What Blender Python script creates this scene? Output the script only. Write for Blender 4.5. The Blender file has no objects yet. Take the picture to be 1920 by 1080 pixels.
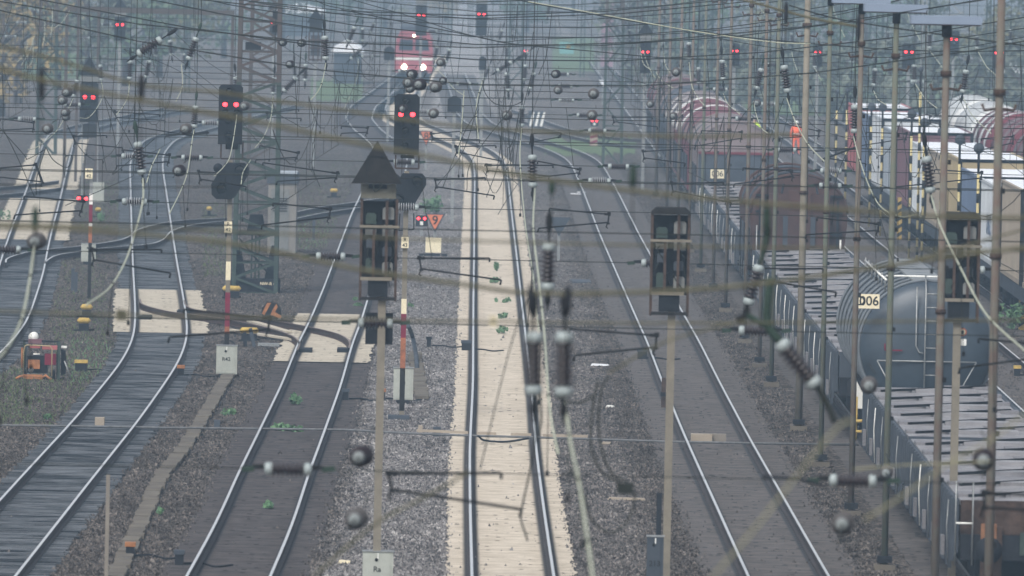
import bpy, math, random
from mathutils import Vector, Matrix
import numpy as np
random.seed(7)
R = math.radians
sc = bpy.context.scene
C = sc.collection
# ---------------------------------------------------------------- camera
F = 20000.0; H = 12.2; ROLL = R(1.2)
cR, sR = math.cos(ROLL), math.sin(ROLL)
TH = math.atan(708.5 / F); PS = math.atan(78.9 * math.cos(TH) / F)
vR = Vector((math.cos(PS), -math.sin(PS), 0))
vF = Vector((math.sin(PS) * math.cos(TH), math.cos(PS) * math.cos(TH), -math.sin(TH)))
vU = Vector((math.sin(PS) * math.sin(TH), math.cos(PS) * math.sin(TH), math.cos(TH)))
CAM = Vector((0, 0, H))
cam = bpy.data.objects.new("camera", bpy.data.cameras.new("camera")); C.objects.link(cam); sc.camera = cam
mx, my, mz = vR * cR + vU * sR, vU * cR - vR * sR, -vF
cam.matrix_world = Matrix(((mx.x, my.x, mz.x, 0), (mx.y, my.y, mz.y, 0), (mx.z, my.z, mz.z, H), (0, 0, 0, 1)))
cam.data.sensor_width = 36; cam.data.lens = F / 1920 * 36
cam.data.clip_start = 1; cam.data.clip_end = 6000
cam.data.dof.use_dof = True; cam.data.dof.focus_distance = 270; cam.data.dof.aperture_fstop = 4.2
# ---------------------------------------------------------------- light
w = bpy.data.worlds.new("World"); sc.world = w; w.use_nodes = True
nt = w.node_tree; nt.nodes.clear()
sky = nt.nodes.new("ShaderNodeTexSky"); sky.sky_type = 'NISHITA'; sky.sun_disc = False
sky.sun_elevation = R(48); sky.sun_rotation = R(205); sky.air_density = 1.0; sky.dust_density = 3.5; sky.ozone_density = 2.0
bg = nt.nodes.new("ShaderNodeBackground"); bg.inputs[1].default_value = 0.15
wo = nt.nodes.new("ShaderNodeOutputWorld")
hs = nt.nodes.new('ShaderNodeHueSaturation'); hs.inputs['Saturation'].default_value = .38
nt.links.new(sky.outputs[0], hs.inputs['Color']); nt.links.new(hs.outputs[0], bg.inputs[0]); nt.links.new(bg.outputs[0], wo.inputs[0])
sl = bpy.data.lights.new("sun", 'SUN'); sl.energy = 1.5; sl.angle = R(14); sl.color = (1, .96, .9)
sun = bpy.data.objects.new("sun", sl); C.objects.link(sun)
# sun behind and to the left of the camera
sdir = Vector((math.sin(R(205)) * math.cos(R(48)), math.cos(R(205)) * math.cos(R(48)), math.sin(R(48))))
sun.rotation_euler = sdir.to_track_quat('Z', 'Y').to_euler()
sc.view_settings.view_transform = 'Standard'; sc.view_settings.look = 'None'
sc.view_settings.exposure = 0.42; sc.view_settings.gamma = 1; sc.view_settings.use_curve_mapping = False
sc.cycles.use_denoising = True; sc.cycles.volume_bounces = 1; sc.cycles.max_bounces = 6
sc.cycles.volume_step_rate = 1
HAZE = 0.00054; HAZE_COL = (0.56, 0.78, 0.98, 1)
# ---------------------------------------------------------------- pixel helpers (1920x1080 pixels of the photograph)
def ray(px, py):
    a, b = px - 960, py - 540
    u = a * cR + b * sR; v = -a * sR + b * cR
    return vF * F + vR * u - vU * v
def at(px, py, z=0.0):
    r = ray(px, py); t = (z - H) / r.z
    return CAM + r * t
def pt(px, py, d):
    return CAM + ray(px, py) * (d / F)
def proj(p):
    q = Vector(p) - CAM; d = q.dot(vF); u = q.dot(vR) * F / d; v = -q.dot(vU) * F / d
    return (960 + u * cR - v * sR, 540 + u * sR + v * cR, d)
def zrow(px, py, z): return at(px, py, z).y
# ---------------------------------------------------------------- materials
MATS = {}
def N(m, t, **k):
    n = m.node_tree.nodes.new(t)
    for a, b in k.items():
        if a in n.inputs: n.inputs[a].default_value = b
        else: setattr(n, a, b)
    return n
def mat(name, col, rough=.7, metal=0., var=.25, scale=6., emit=None, es=0, bump=0., col2=None, thr=None, sz=(1, 1, 1), world=False):
    """weathered paint/metal/stone: base colour broken by two noises"""
    if name in MATS: return MATS[name]
    m = bpy.data.materials.new(name); m.use_nodes = True; MATS[name] = m
    b = m.node_tree.nodes["Principled BSDF"]; L = m.node_tree.links.new
    b.inputs["Roughness"].default_value = rough; b.inputs["Metallic"].default_value = metal
    b.inputs['Specular IOR Level'].default_value = .12 if rough >= .5 else .5
    tc = N(m, "ShaderNodeTexCoord"); mp = N(m, "ShaderNodeMapping"); mp.inputs["Scale"].default_value = sz
    L(N(m, 'ShaderNodeNewGeometry').outputs['Position'] if world else tc.outputs["Object"], mp.inputs[0])
    n1 = N(m, "ShaderNodeTexNoise", Scale=scale, Detail=5.0, Roughness=.65); L(mp.outputs[0], n1.inputs["Vector"])
    mr = N(m, "ShaderNodeMapRange"); L(n1.outputs[0], mr.inputs[0])
    mr.inputs[1].default_value = thr[0] if thr else .3; mr.inputs[2].default_value = thr[1] if thr else .7
    mix = N(m, "ShaderNodeMix", data_type='RGBA')
    L(mr.outputs[0], mix.inputs[0])
    c2 = col2 if col2 else tuple(min(1, c * (1 + var)) for c in col)
    c1 = col if col2 else tuple(c * (1 - var) for c in col)
    mix.inputs[6].default_value = (*c1, 1); mix.inputs[7].default_value = (*c2, 1)
    L(mix.outputs[2], b.inputs["Base Color"])
    if bump:
        bp = N(m, "ShaderNodeBump", Strength=bump, Distance=.02); L(n1.outputs[0], bp.inputs["Height"]); L(bp.outputs[0], b.inputs["Normal"])
    if emit:
        b.inputs["Emission Color"].default_value = (*emit, 1); b.inputs["Emission Strength"].default_value = es
    return m
def ballast(name, dark, mid, light, zoneX=None, fine=1.0, far=None):
    """crushed stone seen from afar: voronoi cells of mixed greys; optional second tone in a band of world X"""
    m = bpy.data.materials.new(name); m.use_nodes = True; MATS[name] = m
    b = m.node_tree.nodes["Principled BSDF"]; L = m.node_tree.links.new
    b.inputs["Roughness"].default_value = 1; b.inputs['Specular IOR Level'].default_value = .05
    tc = N(m, "ShaderNodeTexCoord")
    vo = N(m, "ShaderNodeTexVoronoi", Scale=15.0 * fine); L(tc.outputs["Object"], vo.inputs["Vector"])
    mpv = N(m, "ShaderNodeMapping"); mpv.inputs["Scale"].default_value = (1, .5, 1); L(tc.outputs["Object"], mpv.inputs[0]); L(mpv.outputs[0], vo.inputs["Vector"])
    sep = N(m, "ShaderNodeSeparateColor"); L(vo.outputs["Color"], sep.inputs[0])
    cr = N(m, "ShaderNodeValToRGB"); e = cr.color_ramp.elements
    e[0].position = 0; e[0].color = (*dark, 1); e[1].position = 1; e[1].color = (*light, 1)
    k = e.new(.35); k.color = (*mid, 1); k = e.new(.85); k.color = tuple((a + b_) / 2 for a, b_ in zip(mid, light)) + (1,)
    L(sep.outputs[0], cr.inputs[0])
    n2 = N(m, "ShaderNodeTexNoise", Scale=.35, Detail=6.0, Roughness=.6); L(mpv.outputs[0], n2.inputs["Vector"])
    mr = N(m, "ShaderNodeMapRange"); mr.inputs[1].default_value = .3; mr.inputs[2].default_value = .7; mr.inputs[3].default_value = .72; mr.inputs[4].default_value = 1.25
    L(n2.outputs[0], mr.inputs[0])
    mul = N(m, "ShaderNodeVectorMath", operation='SCALE'); L(cr.outputs[0], mul.inputs[0]); L(mr.outputs[0], mul.inputs["Scale"])
    out = mul.outputs[0]
    sx = N(m, "ShaderNodeSeparateXYZ"); L(tc.outputs["Object"], sx.inputs[0])
    nz = N(m, "ShaderNodeTexNoise", Scale=1.2, Detail=5.0); L(mpv.outputs[0], nz.inputs["Vector"])
    if zoneX:
        for (x0, x1, tone) in zoneX:
            ad = N(m, "ShaderNodeMath", operation='MULTIPLY_ADD'); L(nz.outputs[0], ad.inputs[0]); ad.inputs[1].default_value = 1.6; L(sx.outputs[0], ad.inputs[2])
            xs = N(m, "ShaderNodeMath", operation='SUBTRACT'); L(ad.outputs[0], xs.inputs[0]); xs.inputs[1].default_value = .8
            a = N(m, "ShaderNodeMapRange"); a.inputs[1].default_value = x0 - .25; a.inputs[2].default_value = x0 + .25; L(xs.outputs[0], a.inputs[0])
            c = N(m, "ShaderNodeMapRange"); c.inputs[1].default_value = x1 + .25; c.inputs[2].default_value = x1 - .25; L(xs.outputs[0], c.inputs[0])
            p = N(m, "ShaderNodeMath", operation='MULTIPLY'); L(a.outputs[0], p.inputs[0]); L(c.outputs[0], p.inputs[1])
            ml = N(m, "ShaderNodeVectorMath", operation='MULTIPLY'); L(out, ml.inputs[0]); ml.inputs[1].default_value = tone
            mx_ = N(m, "ShaderNodeMix", data_type='RGBA'); L(p.outputs[0], mx_.inputs[0]); L(out, mx_.inputs[6]); L(ml.outputs[0], mx_.inputs[7]); out = mx_.outputs[2]
    if far:   # far ground colour lightened with distance, haze painted into the stone
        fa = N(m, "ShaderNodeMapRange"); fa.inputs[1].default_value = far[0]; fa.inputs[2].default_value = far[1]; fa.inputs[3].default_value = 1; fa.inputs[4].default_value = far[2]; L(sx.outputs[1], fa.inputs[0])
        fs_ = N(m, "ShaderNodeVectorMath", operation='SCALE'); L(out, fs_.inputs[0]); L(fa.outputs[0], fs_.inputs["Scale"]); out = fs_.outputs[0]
    L(out, b.inputs["Base Color"])
    bp = N(m, "ShaderNodeBump", Strength=.9, Distance=.05); L(vo.outputs["Distance"], bp.inputs["Height"]); L(bp.outputs[0], b.inputs["Normal"])
    return m
def bedmat(name, base, seam, dark, darkw=.13, wob=.5, stripe=1.6):
    """bonded ballast between the rails; UV.x = metres from the centre line, UV.y = metres along"""
    m = bpy.data.materials.new(name); m.use_nodes = True; MATS[name] = m
    b = m.node_tree.nodes["Principled BSDF"]; L = m.node_tree.links.new; b.inputs["Roughness"].default_value = 1; b.inputs['Specular IOR Level'].default_value = .05
    uv = N(m, "ShaderNodeUVMap"); sx = N(m, "ShaderNodeSeparateXYZ"); L(uv.outputs[0], sx.inputs[0])
    mp = N(m, "ShaderNodeMapping"); mp.inputs["Scale"].default_value = (1.1, stripe, 1); L(uv.outputs[0], mp.inputs[0])
    n1 = N(m, "ShaderNodeTexNoise", Scale=1.4, Detail=8.0, Roughness=.7); L(mp.outputs[0], n1.inputs["Vector"])
    mr = N(m, "ShaderNodeMapRange"); mr.inputs[1].default_value = .38; mr.inputs[2].default_value = .6; L(n1.outputs[0], mr.inputs[0])
    mix = N(m, "ShaderNodeMix", data_type='RGBA'); L(mr.outputs[0], mix.inputs[0]); mix.inputs[6].default_value = (*seam, 1); mix.inputs[7].default_value = (*base, 1)
    # loose dark stones
    mp2 = N(m, "ShaderNodeMapping"); mp2.inputs["Scale"].default_value = (1, .4, 1); L(uv.outputs[0], mp2.inputs[0])
    vo = N(m, "ShaderNodeTexVoronoi", Scale=5.0); L(mp2.outputs[0], vo.inputs["Vector"])
    n3 = N(m, "ShaderNodeTexNoise", Scale=.8, Detail=2.0); L(mp2.outputs[0], n3.inputs["Vector"])
    lt = N(m, "ShaderNodeMath", operation='MULTIPLY'); L(n3.outputs[0], lt.inputs[0]); lt.inputs[1].default_value = .62
    l2 = N(m, "ShaderNodeMath", operation='LESS_THAN'); L(vo.outputs["Distance"], l2.inputs[0]); 
    sb = N(m, "ShaderNodeMath", operation='SUBTRACT'); L(lt.outputs[0], sb.inputs[0]); sb.inputs[1].default_value = .06; L(sb.outputs[0], l2.inputs[1])
    # only some cells carry a stone
    sc_ = N(m, "ShaderNodeSeparateColor"); L(vo.outputs["Color"], sc_.inputs[0])
    gt = N(m, "ShaderNodeMath", operation='GREATER_THAN'); L(sc_.outputs[0], gt.inputs[0]); gt.inputs[1].default_value = wob
    st = N(m, "ShaderNodeMath", operation='MULTIPLY'); L(l2.outputs[0], st.inputs[0]); L(gt.outputs[0], st.inputs[1])
    mx2 = N(m, "ShaderNodeMix", data_type='RGBA'); L(st.outputs[0], mx2.inputs[0]); L(mix.outputs[2], mx2.inputs[6]); mx2.inputs[7].default_value = (*[c * .35 for c in seam], 1)
    # steel and rust band under each rail
    ab = N(m, "ShaderNodeMath", operation='ABSOLUTE'); L(sx.outputs[0], ab.inputs[0])
    s1 = N(m, "ShaderNodeMath", operation='SUBTRACT'); L(ab.outputs[0], s1.inputs[0]); s1.inputs[1].default_value = .75
    a2 = N(m, "ShaderNodeMath", operation='ABSOLUTE'); L(s1.outputs[0], a2.inputs[0])
    lr = N(m, "ShaderNodeMapRange"); lr.inputs[1].default_value = darkw + .05; lr.inputs[2].default_value = darkw - .02; L(a2.outputs[0], lr.inputs[0])
    mx3 = N(m, "ShaderNodeMix", data_type='RGBA'); L(lr.outputs[0], mx3.inputs[0]); L(mx2.outputs[2], mx3.inputs[6]); mx3.inputs[7].default_value = (*dark, 1)
    # rail clips every 0.6 m on both sides of the rail foot
    vy = N(m, "ShaderNodeMath", operation='MULTIPLY'); L(sx.outputs[1], vy.inputs[0]); vy.inputs[1].default_value = 1 / .62
    fr = N(m, "ShaderNodeMath", operation='FRACT'); L(vy.outputs[0], fr.inputs[0]); fl = N(m, "ShaderNodeMath", operation='LESS_THAN'); L(fr.outputs[0], fl.inputs[0]); fl.inputs[1].default_value = .38
    cm = N(m, "ShaderNodeMath", operation='COMPARE'); L(a2.outputs[0], cm.inputs[0]); cm.inputs[1].default_value = darkw - .035; cm.inputs[2].default_value = .022
    cl = N(m, "ShaderNodeMath", operation='MULTIPLY'); L(fl.outputs[0], cl.inputs[0]); L(cm.outputs[0], cl.inputs[1])
    mx4 = N(m, "ShaderNodeMix", data_type='RGBA'); L(cl.outputs[0], mx4.inputs[0]); L(mx3.outputs[2], mx4.inputs[6]); mx4.inputs[7].default_value = (.10, .085, .075, 1)
    L(mx4.outputs[2], b.inputs["Base Color"])
    bp = N(m, "ShaderNodeBump", Strength=.5, Distance=.03); L(n1.outputs[0], bp.inputs["Height"]); L(bp.outputs[0], b.inputs["Normal"])
    return m
M = {}
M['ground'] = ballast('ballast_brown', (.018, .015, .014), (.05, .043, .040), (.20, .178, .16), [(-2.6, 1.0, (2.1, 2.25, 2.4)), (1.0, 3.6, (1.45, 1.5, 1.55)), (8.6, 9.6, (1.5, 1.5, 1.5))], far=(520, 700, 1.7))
M['bed_pale'] = bedmat('bonded_pale', (.60, .53, .435), (.40, .345, .27), (.03, .034, .042), .13, .8)
M['bed_brown'] = bedmat('bonded_brown', (.098, .087, .085), (.042, .037, .037), (.03, .034, .042), .10, .6)
M['bed_grey'] = bedmat('bonded_grey', (.135, .123, .118), (.072, .066, .063), (.03, .036, .046), .12, .65)
M['mat_pale'] = bedmat('mat_pale', (.52, .47, .38), (.36, .315, .25), (.05, .05, .055), .13, .7)
M['timber'] = mat('timber', (.016, .019, .024), .8, 0, .5, 3, bump=.3, sz=(.22, .75, 1), col2=(.135, .147, .162), world=True, thr=(.4, .6))
M['gap'] = mat('dark_gap_fill', (.006, .007, .009), .9, 0, .4, 5)  # near-black fill that darkens the gaps between the sleepers
M['rail_top'] = mat('rail_top', (.66, .66, .66), .32, .55, .06, 8)
M['rail_side'] = mat('rail_side', (.05, .042, .042), .7, .2, .35, 4)
M['rail_rust'] = mat('rail_rust', (.055, .038, .034), .75, 0, .3, 4)
M['steel'] = mat('dark_steel', (.012, .012, .013), .7, 0, .3, 20)
M['galv'] = mat('galvanised', (.28, .29, .29), .5, .6, .2, 15)
M['wire'] = mat('wire_bronze', (.022, .025, .022), .7, 0, .3, 30)
M['wire_pale'] = mat('wire_pale', (.42, .44, .34), .6, .2, .25, 12)
M['wire_olive'] = mat('wire_olive', (.10, .096, .062), .7, 0, .3, 12)
M['porc'] = mat('porcelain_brown', (.022, .015, .018), .3, 0, .2, 20)
M['porc_e'] = mat('porcelain_dull', (.09, .085, .085), .5, 0, .3, 12)
M['cap_e'] = mat('cap_dull', (.19, .21, .21), .6, 0, .3, 20)
M['porc_w'] = mat('porcelain_grey', (.36, .38, .39), .5, 0, .1, 20)
M['cap'] = mat('insulator_cap', (.30, .34, .34), .5, .1, .2, 25)
M['verdi'] = mat('verdigris', (.026, .045, .034), .7, 0, .4, 18)
M['black'] = mat('signal_black', (.012, .014, .018), .6, 0, .35, 5)
M['black2'] = mat('weathered_black', (.018, .017, .017), .7, 0, .45, 5)
M['lamp_off'] = mat('lens_dark', (.01, .013, .016), .1, 0, .1, 5)
M['red_on'] = mat('red_lamp', (.8, .02, .02), .3, 0, .05, 5, emit=(1, .03, .04), es=6)
M['white_on'] = mat('white_lamp', (.9, .85, .7), .3, 0, .05, 5, emit=(1, .9, .7), es=9)
M['rust'] = mat('rusted_frame', (.06, .04, .032), .85, 0, .5, 6)
M['pole_c'] = mat('pole_concrete', (.19, .17, .135), .85, 0, .2, 3)
M['pole_r'] = mat('pole_red_rust', (.13, .085, .072), .85, 0, .35, 3, col2=(.14, .145, .12))
M['pole_g'] = mat('pole_green', (.10, .135, .105), .8, 0, .25, 2, col2=(.14, .12, .095))
M['grey_relay'] = mat('relay_grey', (.17, .175, .17), .6, 0, .2, 8)
M['cabinet'] = mat('cabinet_grey', (.36, .375, .335), .6, 0, .10, 4)
M['white'] = mat('white_paint', (.74, .74, .70), .55, 0, .08, 6)
M['plate'] = mat('cream_plate', (.74, .66, .47), .6, 0, .08, 12)
M['band_o'] = mat('band_rust', (.30, .115, .06), .7, 0, .4, 8)
M['redp'] = mat('red_band', (.17, .018, .04), .6, 0, .2, 8)
M['orange'] = mat('orange_paint', (.32, .14, .06), .7, 0, .4, 6)
M['orange_fl'] = mat('orange_fluor', (.58, .18, .09), .6, 0, .15, 6)
M['yellow'] = mat('yellow_paint', (.44, .31, .09), .6, 0, .3, 8)
M['txt'] = mat('lettering_black', (.02, .02, .02), .6, 0, .05, 5)
M['concrete'] = mat('concrete', (.25, .225, .19), .9, 0, .3, 1.3, col2=(.17, .15, .13), bump=.3)
M['green_steel'] = mat('mast_green', (.028, .045, .04), .7, .0, .3, 3, col2=(.06, .08, .07))
M['red_steel'] = mat('mast_red', (.085, .062, .058), .75, 0, .3, 2, col2=(.075, .075, .07))
M['leafg'] = mat('leaf_green', (.05, .12, .06), .6, 0, .4, 14, col2=(.17, .28, .15))
M['weed'] = mat('weed_green', (.06, .10, .04), .7, 0, .4, 14, col2=(.13, .16, .08))
M['trunk'] = mat('bark', (.07, .055, .045), .9, 0, .3, 6)
M['t1'] = mat('foliage_green', (.07, .12, .07), .7, 0, .4, 1.2, col2=(.12, .16, .09))
M['t2'] = mat('foliage_olive', (.10, .11, .05), .7, 0, .4, 1.2, col2=(.17, .14, .05))
M['t3'] = mat('foliage_autumn', (.30, .21, .08), .7, 0, .4, 1.2, col2=(.18, .15, .08))
M['t4'] = mat('foliage_dull', (.10, .12, .09), .7, 0, .4, 1.2, col2=(.15, .16, .12))
M['brown_w'] = mat('wagon_brown', (.045, .027, .026), .75, 0, .35, 1.0, col2=(.085, .045, .036))
M['maroon'] = mat('wagon_maroon', (.14, .03, .04), .6, 0, .25, 1.0)
M['blue_t'] = mat('tank_bluegrey', (.030, .044, .060), .45, 0, .3, 1.1)
M['slate'] = mat('wagon_slate', (.055, .065, .08), .7, 0, .3, 1.2)
M['silver'] = mat('deck_silver', (.25, .245, .255), .5, .15, .25, 2.0)
M['mesh_d'] = mat('deck_mesh', (.20, .195, .205), .6, .3, .3, 30)
M['under'] = mat('underframe', (.018, .02, .025), .8, 0, .3, 4)
M['tarp'] = mat('roof_pale', (.19, .155, .155), .7, 0, .2, 1.0)
M['tank_w'] = mat('tank_white', (.55, .56, .55), .45, 0, .15, .8)
M['cbl'] = mat('container_blue', (.12, .16, .24), .6, 0, .15, 1)
M['cwh'] = mat('container_white', (.55, .58, .60), .6, 0, .12, 1)
M['cgr'] = mat('container_grey', (.33, .37, .41), .6, 0, .12, 1)
M['cpu'] = mat('container_plum', (.16, .085, .10), .6, 0, .15, 1)
M['cye'] = mat('container_yellow', (.36, .29, .17), .6, 0, .12, 1)
M['cta'] = mat('container_tan', (.33, .28, .22), .6, 0, .12, 1)
M['cre'] = mat('container_red', (.38, .12, .12), .6, 0, .12, 1)
M['roofw'] = mat('container_roof', (.75, .77, .80), .5, 0, .08, 1)
M['lampp'] = mat('lamp_panel', (.22, .27, .35), .5, .1, .06, 2)
M['hivis_y'] = mat('hivis_yellow', (.62, .85, .08), .6, 0, .1, 5)
M['hivis_o'] = mat('hivis_orange', (.95, .16, .07), .6, 0, .1, 5)
M['skin'] = mat('skin', (.5, .3, .22), .6, 0, .1, 5)
M['navy'] = mat('navy_cloth', (.03, .05, .12), .8, 0, .2, 5)
M['loco_red'] = mat('loco_red', (.33, .08, .10), .45, 0, .1, 1)
M['glass'] = mat('dark_glass', (.02, .03, .04), .1, 0, .1, 3)
M['hose'] = mat('hose_grey', (.13, .135, .14), .7, 0, .3, 8)
M['duct'] = mat('duct_concrete', (.17, .15, .12), .95, 0, .4, 1.2, col2=(.09, .08, .07), world=True)
M['strap'] = mat('pale_strap', (.26, .25, .16), .7, 0, .2, 10)
M['rust_coat'] = mat('rust_coat', (.20, .10, .055), .8, 0, .4, 6)
M['hoop'] = mat('tank_hoop', (.13, .145, .16), .6, 0, .2, 6)
M['rust_top'] = mat('rail_rust_top', (.17, .135, .12), .6, 0, .2, 4)
M['post_y'] = mat('faded_yellow', (.50, .42, .20), .6, 0, .2, 5)
M['grass'] = mat('grass', (.07, .12, .05), .8, 0, .3, .4, col2=(.13, .16, .08))
M['pink'] = mat('pink_hoarding', (.34, .22, .27), .7, 0, .35, .5)
# ---------------------------------------------------------------- mesh builder
class MB:
    def __init__(s): s.v = []; s.f = []; s.m = []; s.mats = []; s.uv = None; s.sm = []
    def mi(s, m):
        if m not in s.mats: s.mats.append(m)
        return s.mats.index(m)
    def add(s, vs, fs, m, smooth=False):
        o = len(s.v); s.v += [tuple(v) for v in vs]; k = s.mi(m)
        for f in fs: s.f.append(tuple(i + o for i in f)); s.m.append(k); s.sm.append(smooth)
    def box(s, x0, x1, y0, y1, z0, z1, m, b=0):
        vs = [(x, y, z) for z in (z0, z1) for y in (y0, y1) for x in (x0, x1)]
        s.add(vs, [(0, 2, 3, 1), (4, 5, 7, 6), (0, 1, 5, 4), (2, 6, 7, 3), (0, 4, 6, 2), (1, 3, 7, 5)], m)
    def bc(s, c, d, m): s.box(c[0] - d[0] / 2, c[0] + d[0] / 2, c[1] - d[1] / 2, c[1] + d[1] / 2, c[2] - d[2] / 2, c[2] + d[2] / 2, m)
    def tube(s, pts, r, m, n=6, caps=True, r2=None):
        pts = [Vector(p) for p in pts]; ring = []; k = len(pts)
        t0 = (pts[1] - pts[0]).normalized()
        up = Vector((0, 0, 1)) if abs(t0.z) < .9 else Vector((1, 0, 0))
        a = t0.cross(up).normalized()
        for i, p in enumerate(pts):
            t = (pts[min(i + 1, k - 1)] - pts[max(i - 1, 0)])
            t = t.normalized() if t.length > 1e-9 else t0
            a = (a - t * a.dot(t)); a = a.normalized() if a.length > 1e-6 else t.orthogonal().normalized()
            b = t.cross(a)
            rr = (r[i] if isinstance(r, (list, tuple)) else (r if r2 is None else r + (r2 - r) * i / (k - 1)))
            ring += [p + (a * math.cos(j * 2 * math.pi / n) + b * math.sin(j * 2 * math.pi / n)) * rr for j in range(n)]
        fs = [(i * n + j, i * n + (j + 1) % n, (i + 1) * n + (j + 1) % n, (i + 1) * n + j) for i in range(k - 1) for j in range(n)]
        if caps: fs += [tuple(range(n - 1, -1, -1)), tuple((k - 1) * n + j for j in range(n))]
        s.add(ring, fs, m, n > 4)
    def beam(s, a, b, w_, h_, m):
        a, b = Vector(a), Vector(b); t = (b - a).normalized(); up = Vector((0, 0, 1)) if abs(t.z) < .95 else Vector((0, 1, 0))
        x = t.cross(up).normalized() * (w_ / 2); y = x.cross(t).normalized() * (h_ / 2)
        vs = [p + i * x + j * y for p in (a, b) for i, j in ((-1, -1), (1, -1), (1, 1), (-1, 1))]
        s.add(vs, [(3, 2, 1, 0), (4, 5, 6, 7), (0, 1, 5, 4), (1, 2, 6, 5), (2, 3, 7, 6), (3, 0, 4, 7)], m)
    def prism(s, prof, y0, y1, m, smooth=False):
        """closed outline of (x, z) pushed along Y"""
        n = len(prof); vs = [(x, y0, z) for x, z in prof] + [(x, y1, z) for x, z in prof]
        s.add(vs, [(i, (i + 1) % n, n + (i + 1) % n, n + i) for i in range(n)], m, smooth)
        s.add(vs, [tuple(range(n - 1, -1, -1)), tuple(range(n, 2 * n))], m)
    def build(s, name, parent=None, loc=None):
        me = bpy.data.meshes.new(name); me.from_pydata(s.v, [], s.f)
        for k in s.mats: me.materials.append(k)
        me.polygons.foreach_set("material_index", s.m); me.polygons.foreach_set("use_smooth", s.sm); me.update()
        o = bpy.data.objects.new(name, me); C.objects.link(o)
        if parent: o.parent = parent
        if loc: o.location = loc
        return o
USED = {}
LM = []   # landmarks (px, py, phrase)
def tag(o, label=None, cat=None, group=None, kind=None):
    if label: o['label'] = label
    if cat: o['category'] = cat
    if group: o['group'] = group
    if kind: o['kind'] = kind
    return o
def thing(name, loc, label, cat, group=None, rz=0):
    o = bpy.data.objects.new(name, None); C.objects.link(o); o.location = loc; o.rotation_euler.z = rz; o.empty_display_size = .3
    return tag(o, label, cat, group)
def copy_tree(o, parent=None):
    c = o.copy(); C.objects.link(c)
    if parent: c.parent = parent
    for ch in [x for x in o.children]: copy_tree(ch, c)
    return c
def where(desc, px, py, last=None):
    """one label per thing: its look plus the landmarks it hangs between"""
    c = sorted(LM, key=lambda q: math.hypot((q[0] - px), (q[1] - py) * 1.3))[:9]
    def rel(q):
        dx, dy = px - q[0], py - q[1]
        if abs(dx) > 2.2 * abs(dy): return "left of" if dx < 0 else "right of"
        if abs(dy) > 2.2 * abs(dx): return "above" if dy < 0 else "below"
        return ("above left of" if dx < 0 else "above right of") if dy < 0 else ("below left of" if dx < 0 else "below right of")
    cand = []
    for q in c[:3]: cand.append(f"{desc} {rel(q)} {q[2]}")
    for i in range(5):
        for j in range(i + 1, 7):
            if j < len(c): cand.append(f"{desc} {rel(c[i])} {c[i][2]}, {rel(c[j])} {c[j][2]}")
    for s_ in cand:
        if s_ not in USED and len(s_.split()) <= 16: USED[s_] = 1; return s_
    for q in c:
        s_ = f"{desc} near {q[2]}"
        if s_ not in USED and len(s_.split()) <= 16: USED[s_] = 1; return s_
    for s_ in cand:
        for k in ("upper", "lower", "higher", "thinner", "fainter", "farther", "nearer", "shorter", "longer", "paler", "rearmost", "topmost", "middle", "lowest", "second", "third"):
            t_ = k + " " + s_
            if t_ not in USED and len(t_.split()) <= 16: USED[t_] = 1; return t_
    for k in ('left hand', 'right hand', 'small', 'larger', 'darker', 'upper', 'lower', 'nearer'):
        for q in c:
            t_ = f"{k} {desc} near {q[2]}"
            if t_ not in USED and len(t_.split()) <= 16: USED[t_] = 1; return t_
    return cand[0]
def text(name, body, size, m, parent, loc, rot=(math.pi / 2, 0, 0), ext=.003, font_scale=1):
    cu = bpy.data.curves.new(name, 'FONT'); cu.body = body; cu.size = size; cu.align_x = 'CENTER'; cu.align_y = 'CENTER'; cu.extrude = ext; cu.offset = size * .012
    t = bpy.data.objects.new(name + "_c", cu); C.objects.link(t); bpy.context.view_layer.update()
    me = bpy.data.meshes.new_from_object(t.evaluated_get(bpy.context.evaluated_depsgraph_get())); bpy.data.objects.remove(t)
    me.materials.clear(); me.materials.append(m)
    o = bpy.data.objects.new(name, me); C.objects.link(o); o.parent = parent; o.location = loc; o.rotation_euler = rot; o.scale.x = font_scale
    return o
# ---------------------------------------------------------------- ground
GZ = -0.22
g = MB()
xs = [-400, -60, -30, -12, 0, 12, 30, 60, 400]; ys = [-30, 100, 400, 800, 1400, 2600]
vs = [(x, y, GZ) for y in ys for x in xs]; nx = len(xs)
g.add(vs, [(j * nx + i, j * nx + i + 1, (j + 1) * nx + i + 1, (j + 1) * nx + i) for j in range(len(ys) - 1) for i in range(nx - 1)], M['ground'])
tag(g.build('ground'), kind='structure')
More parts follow.
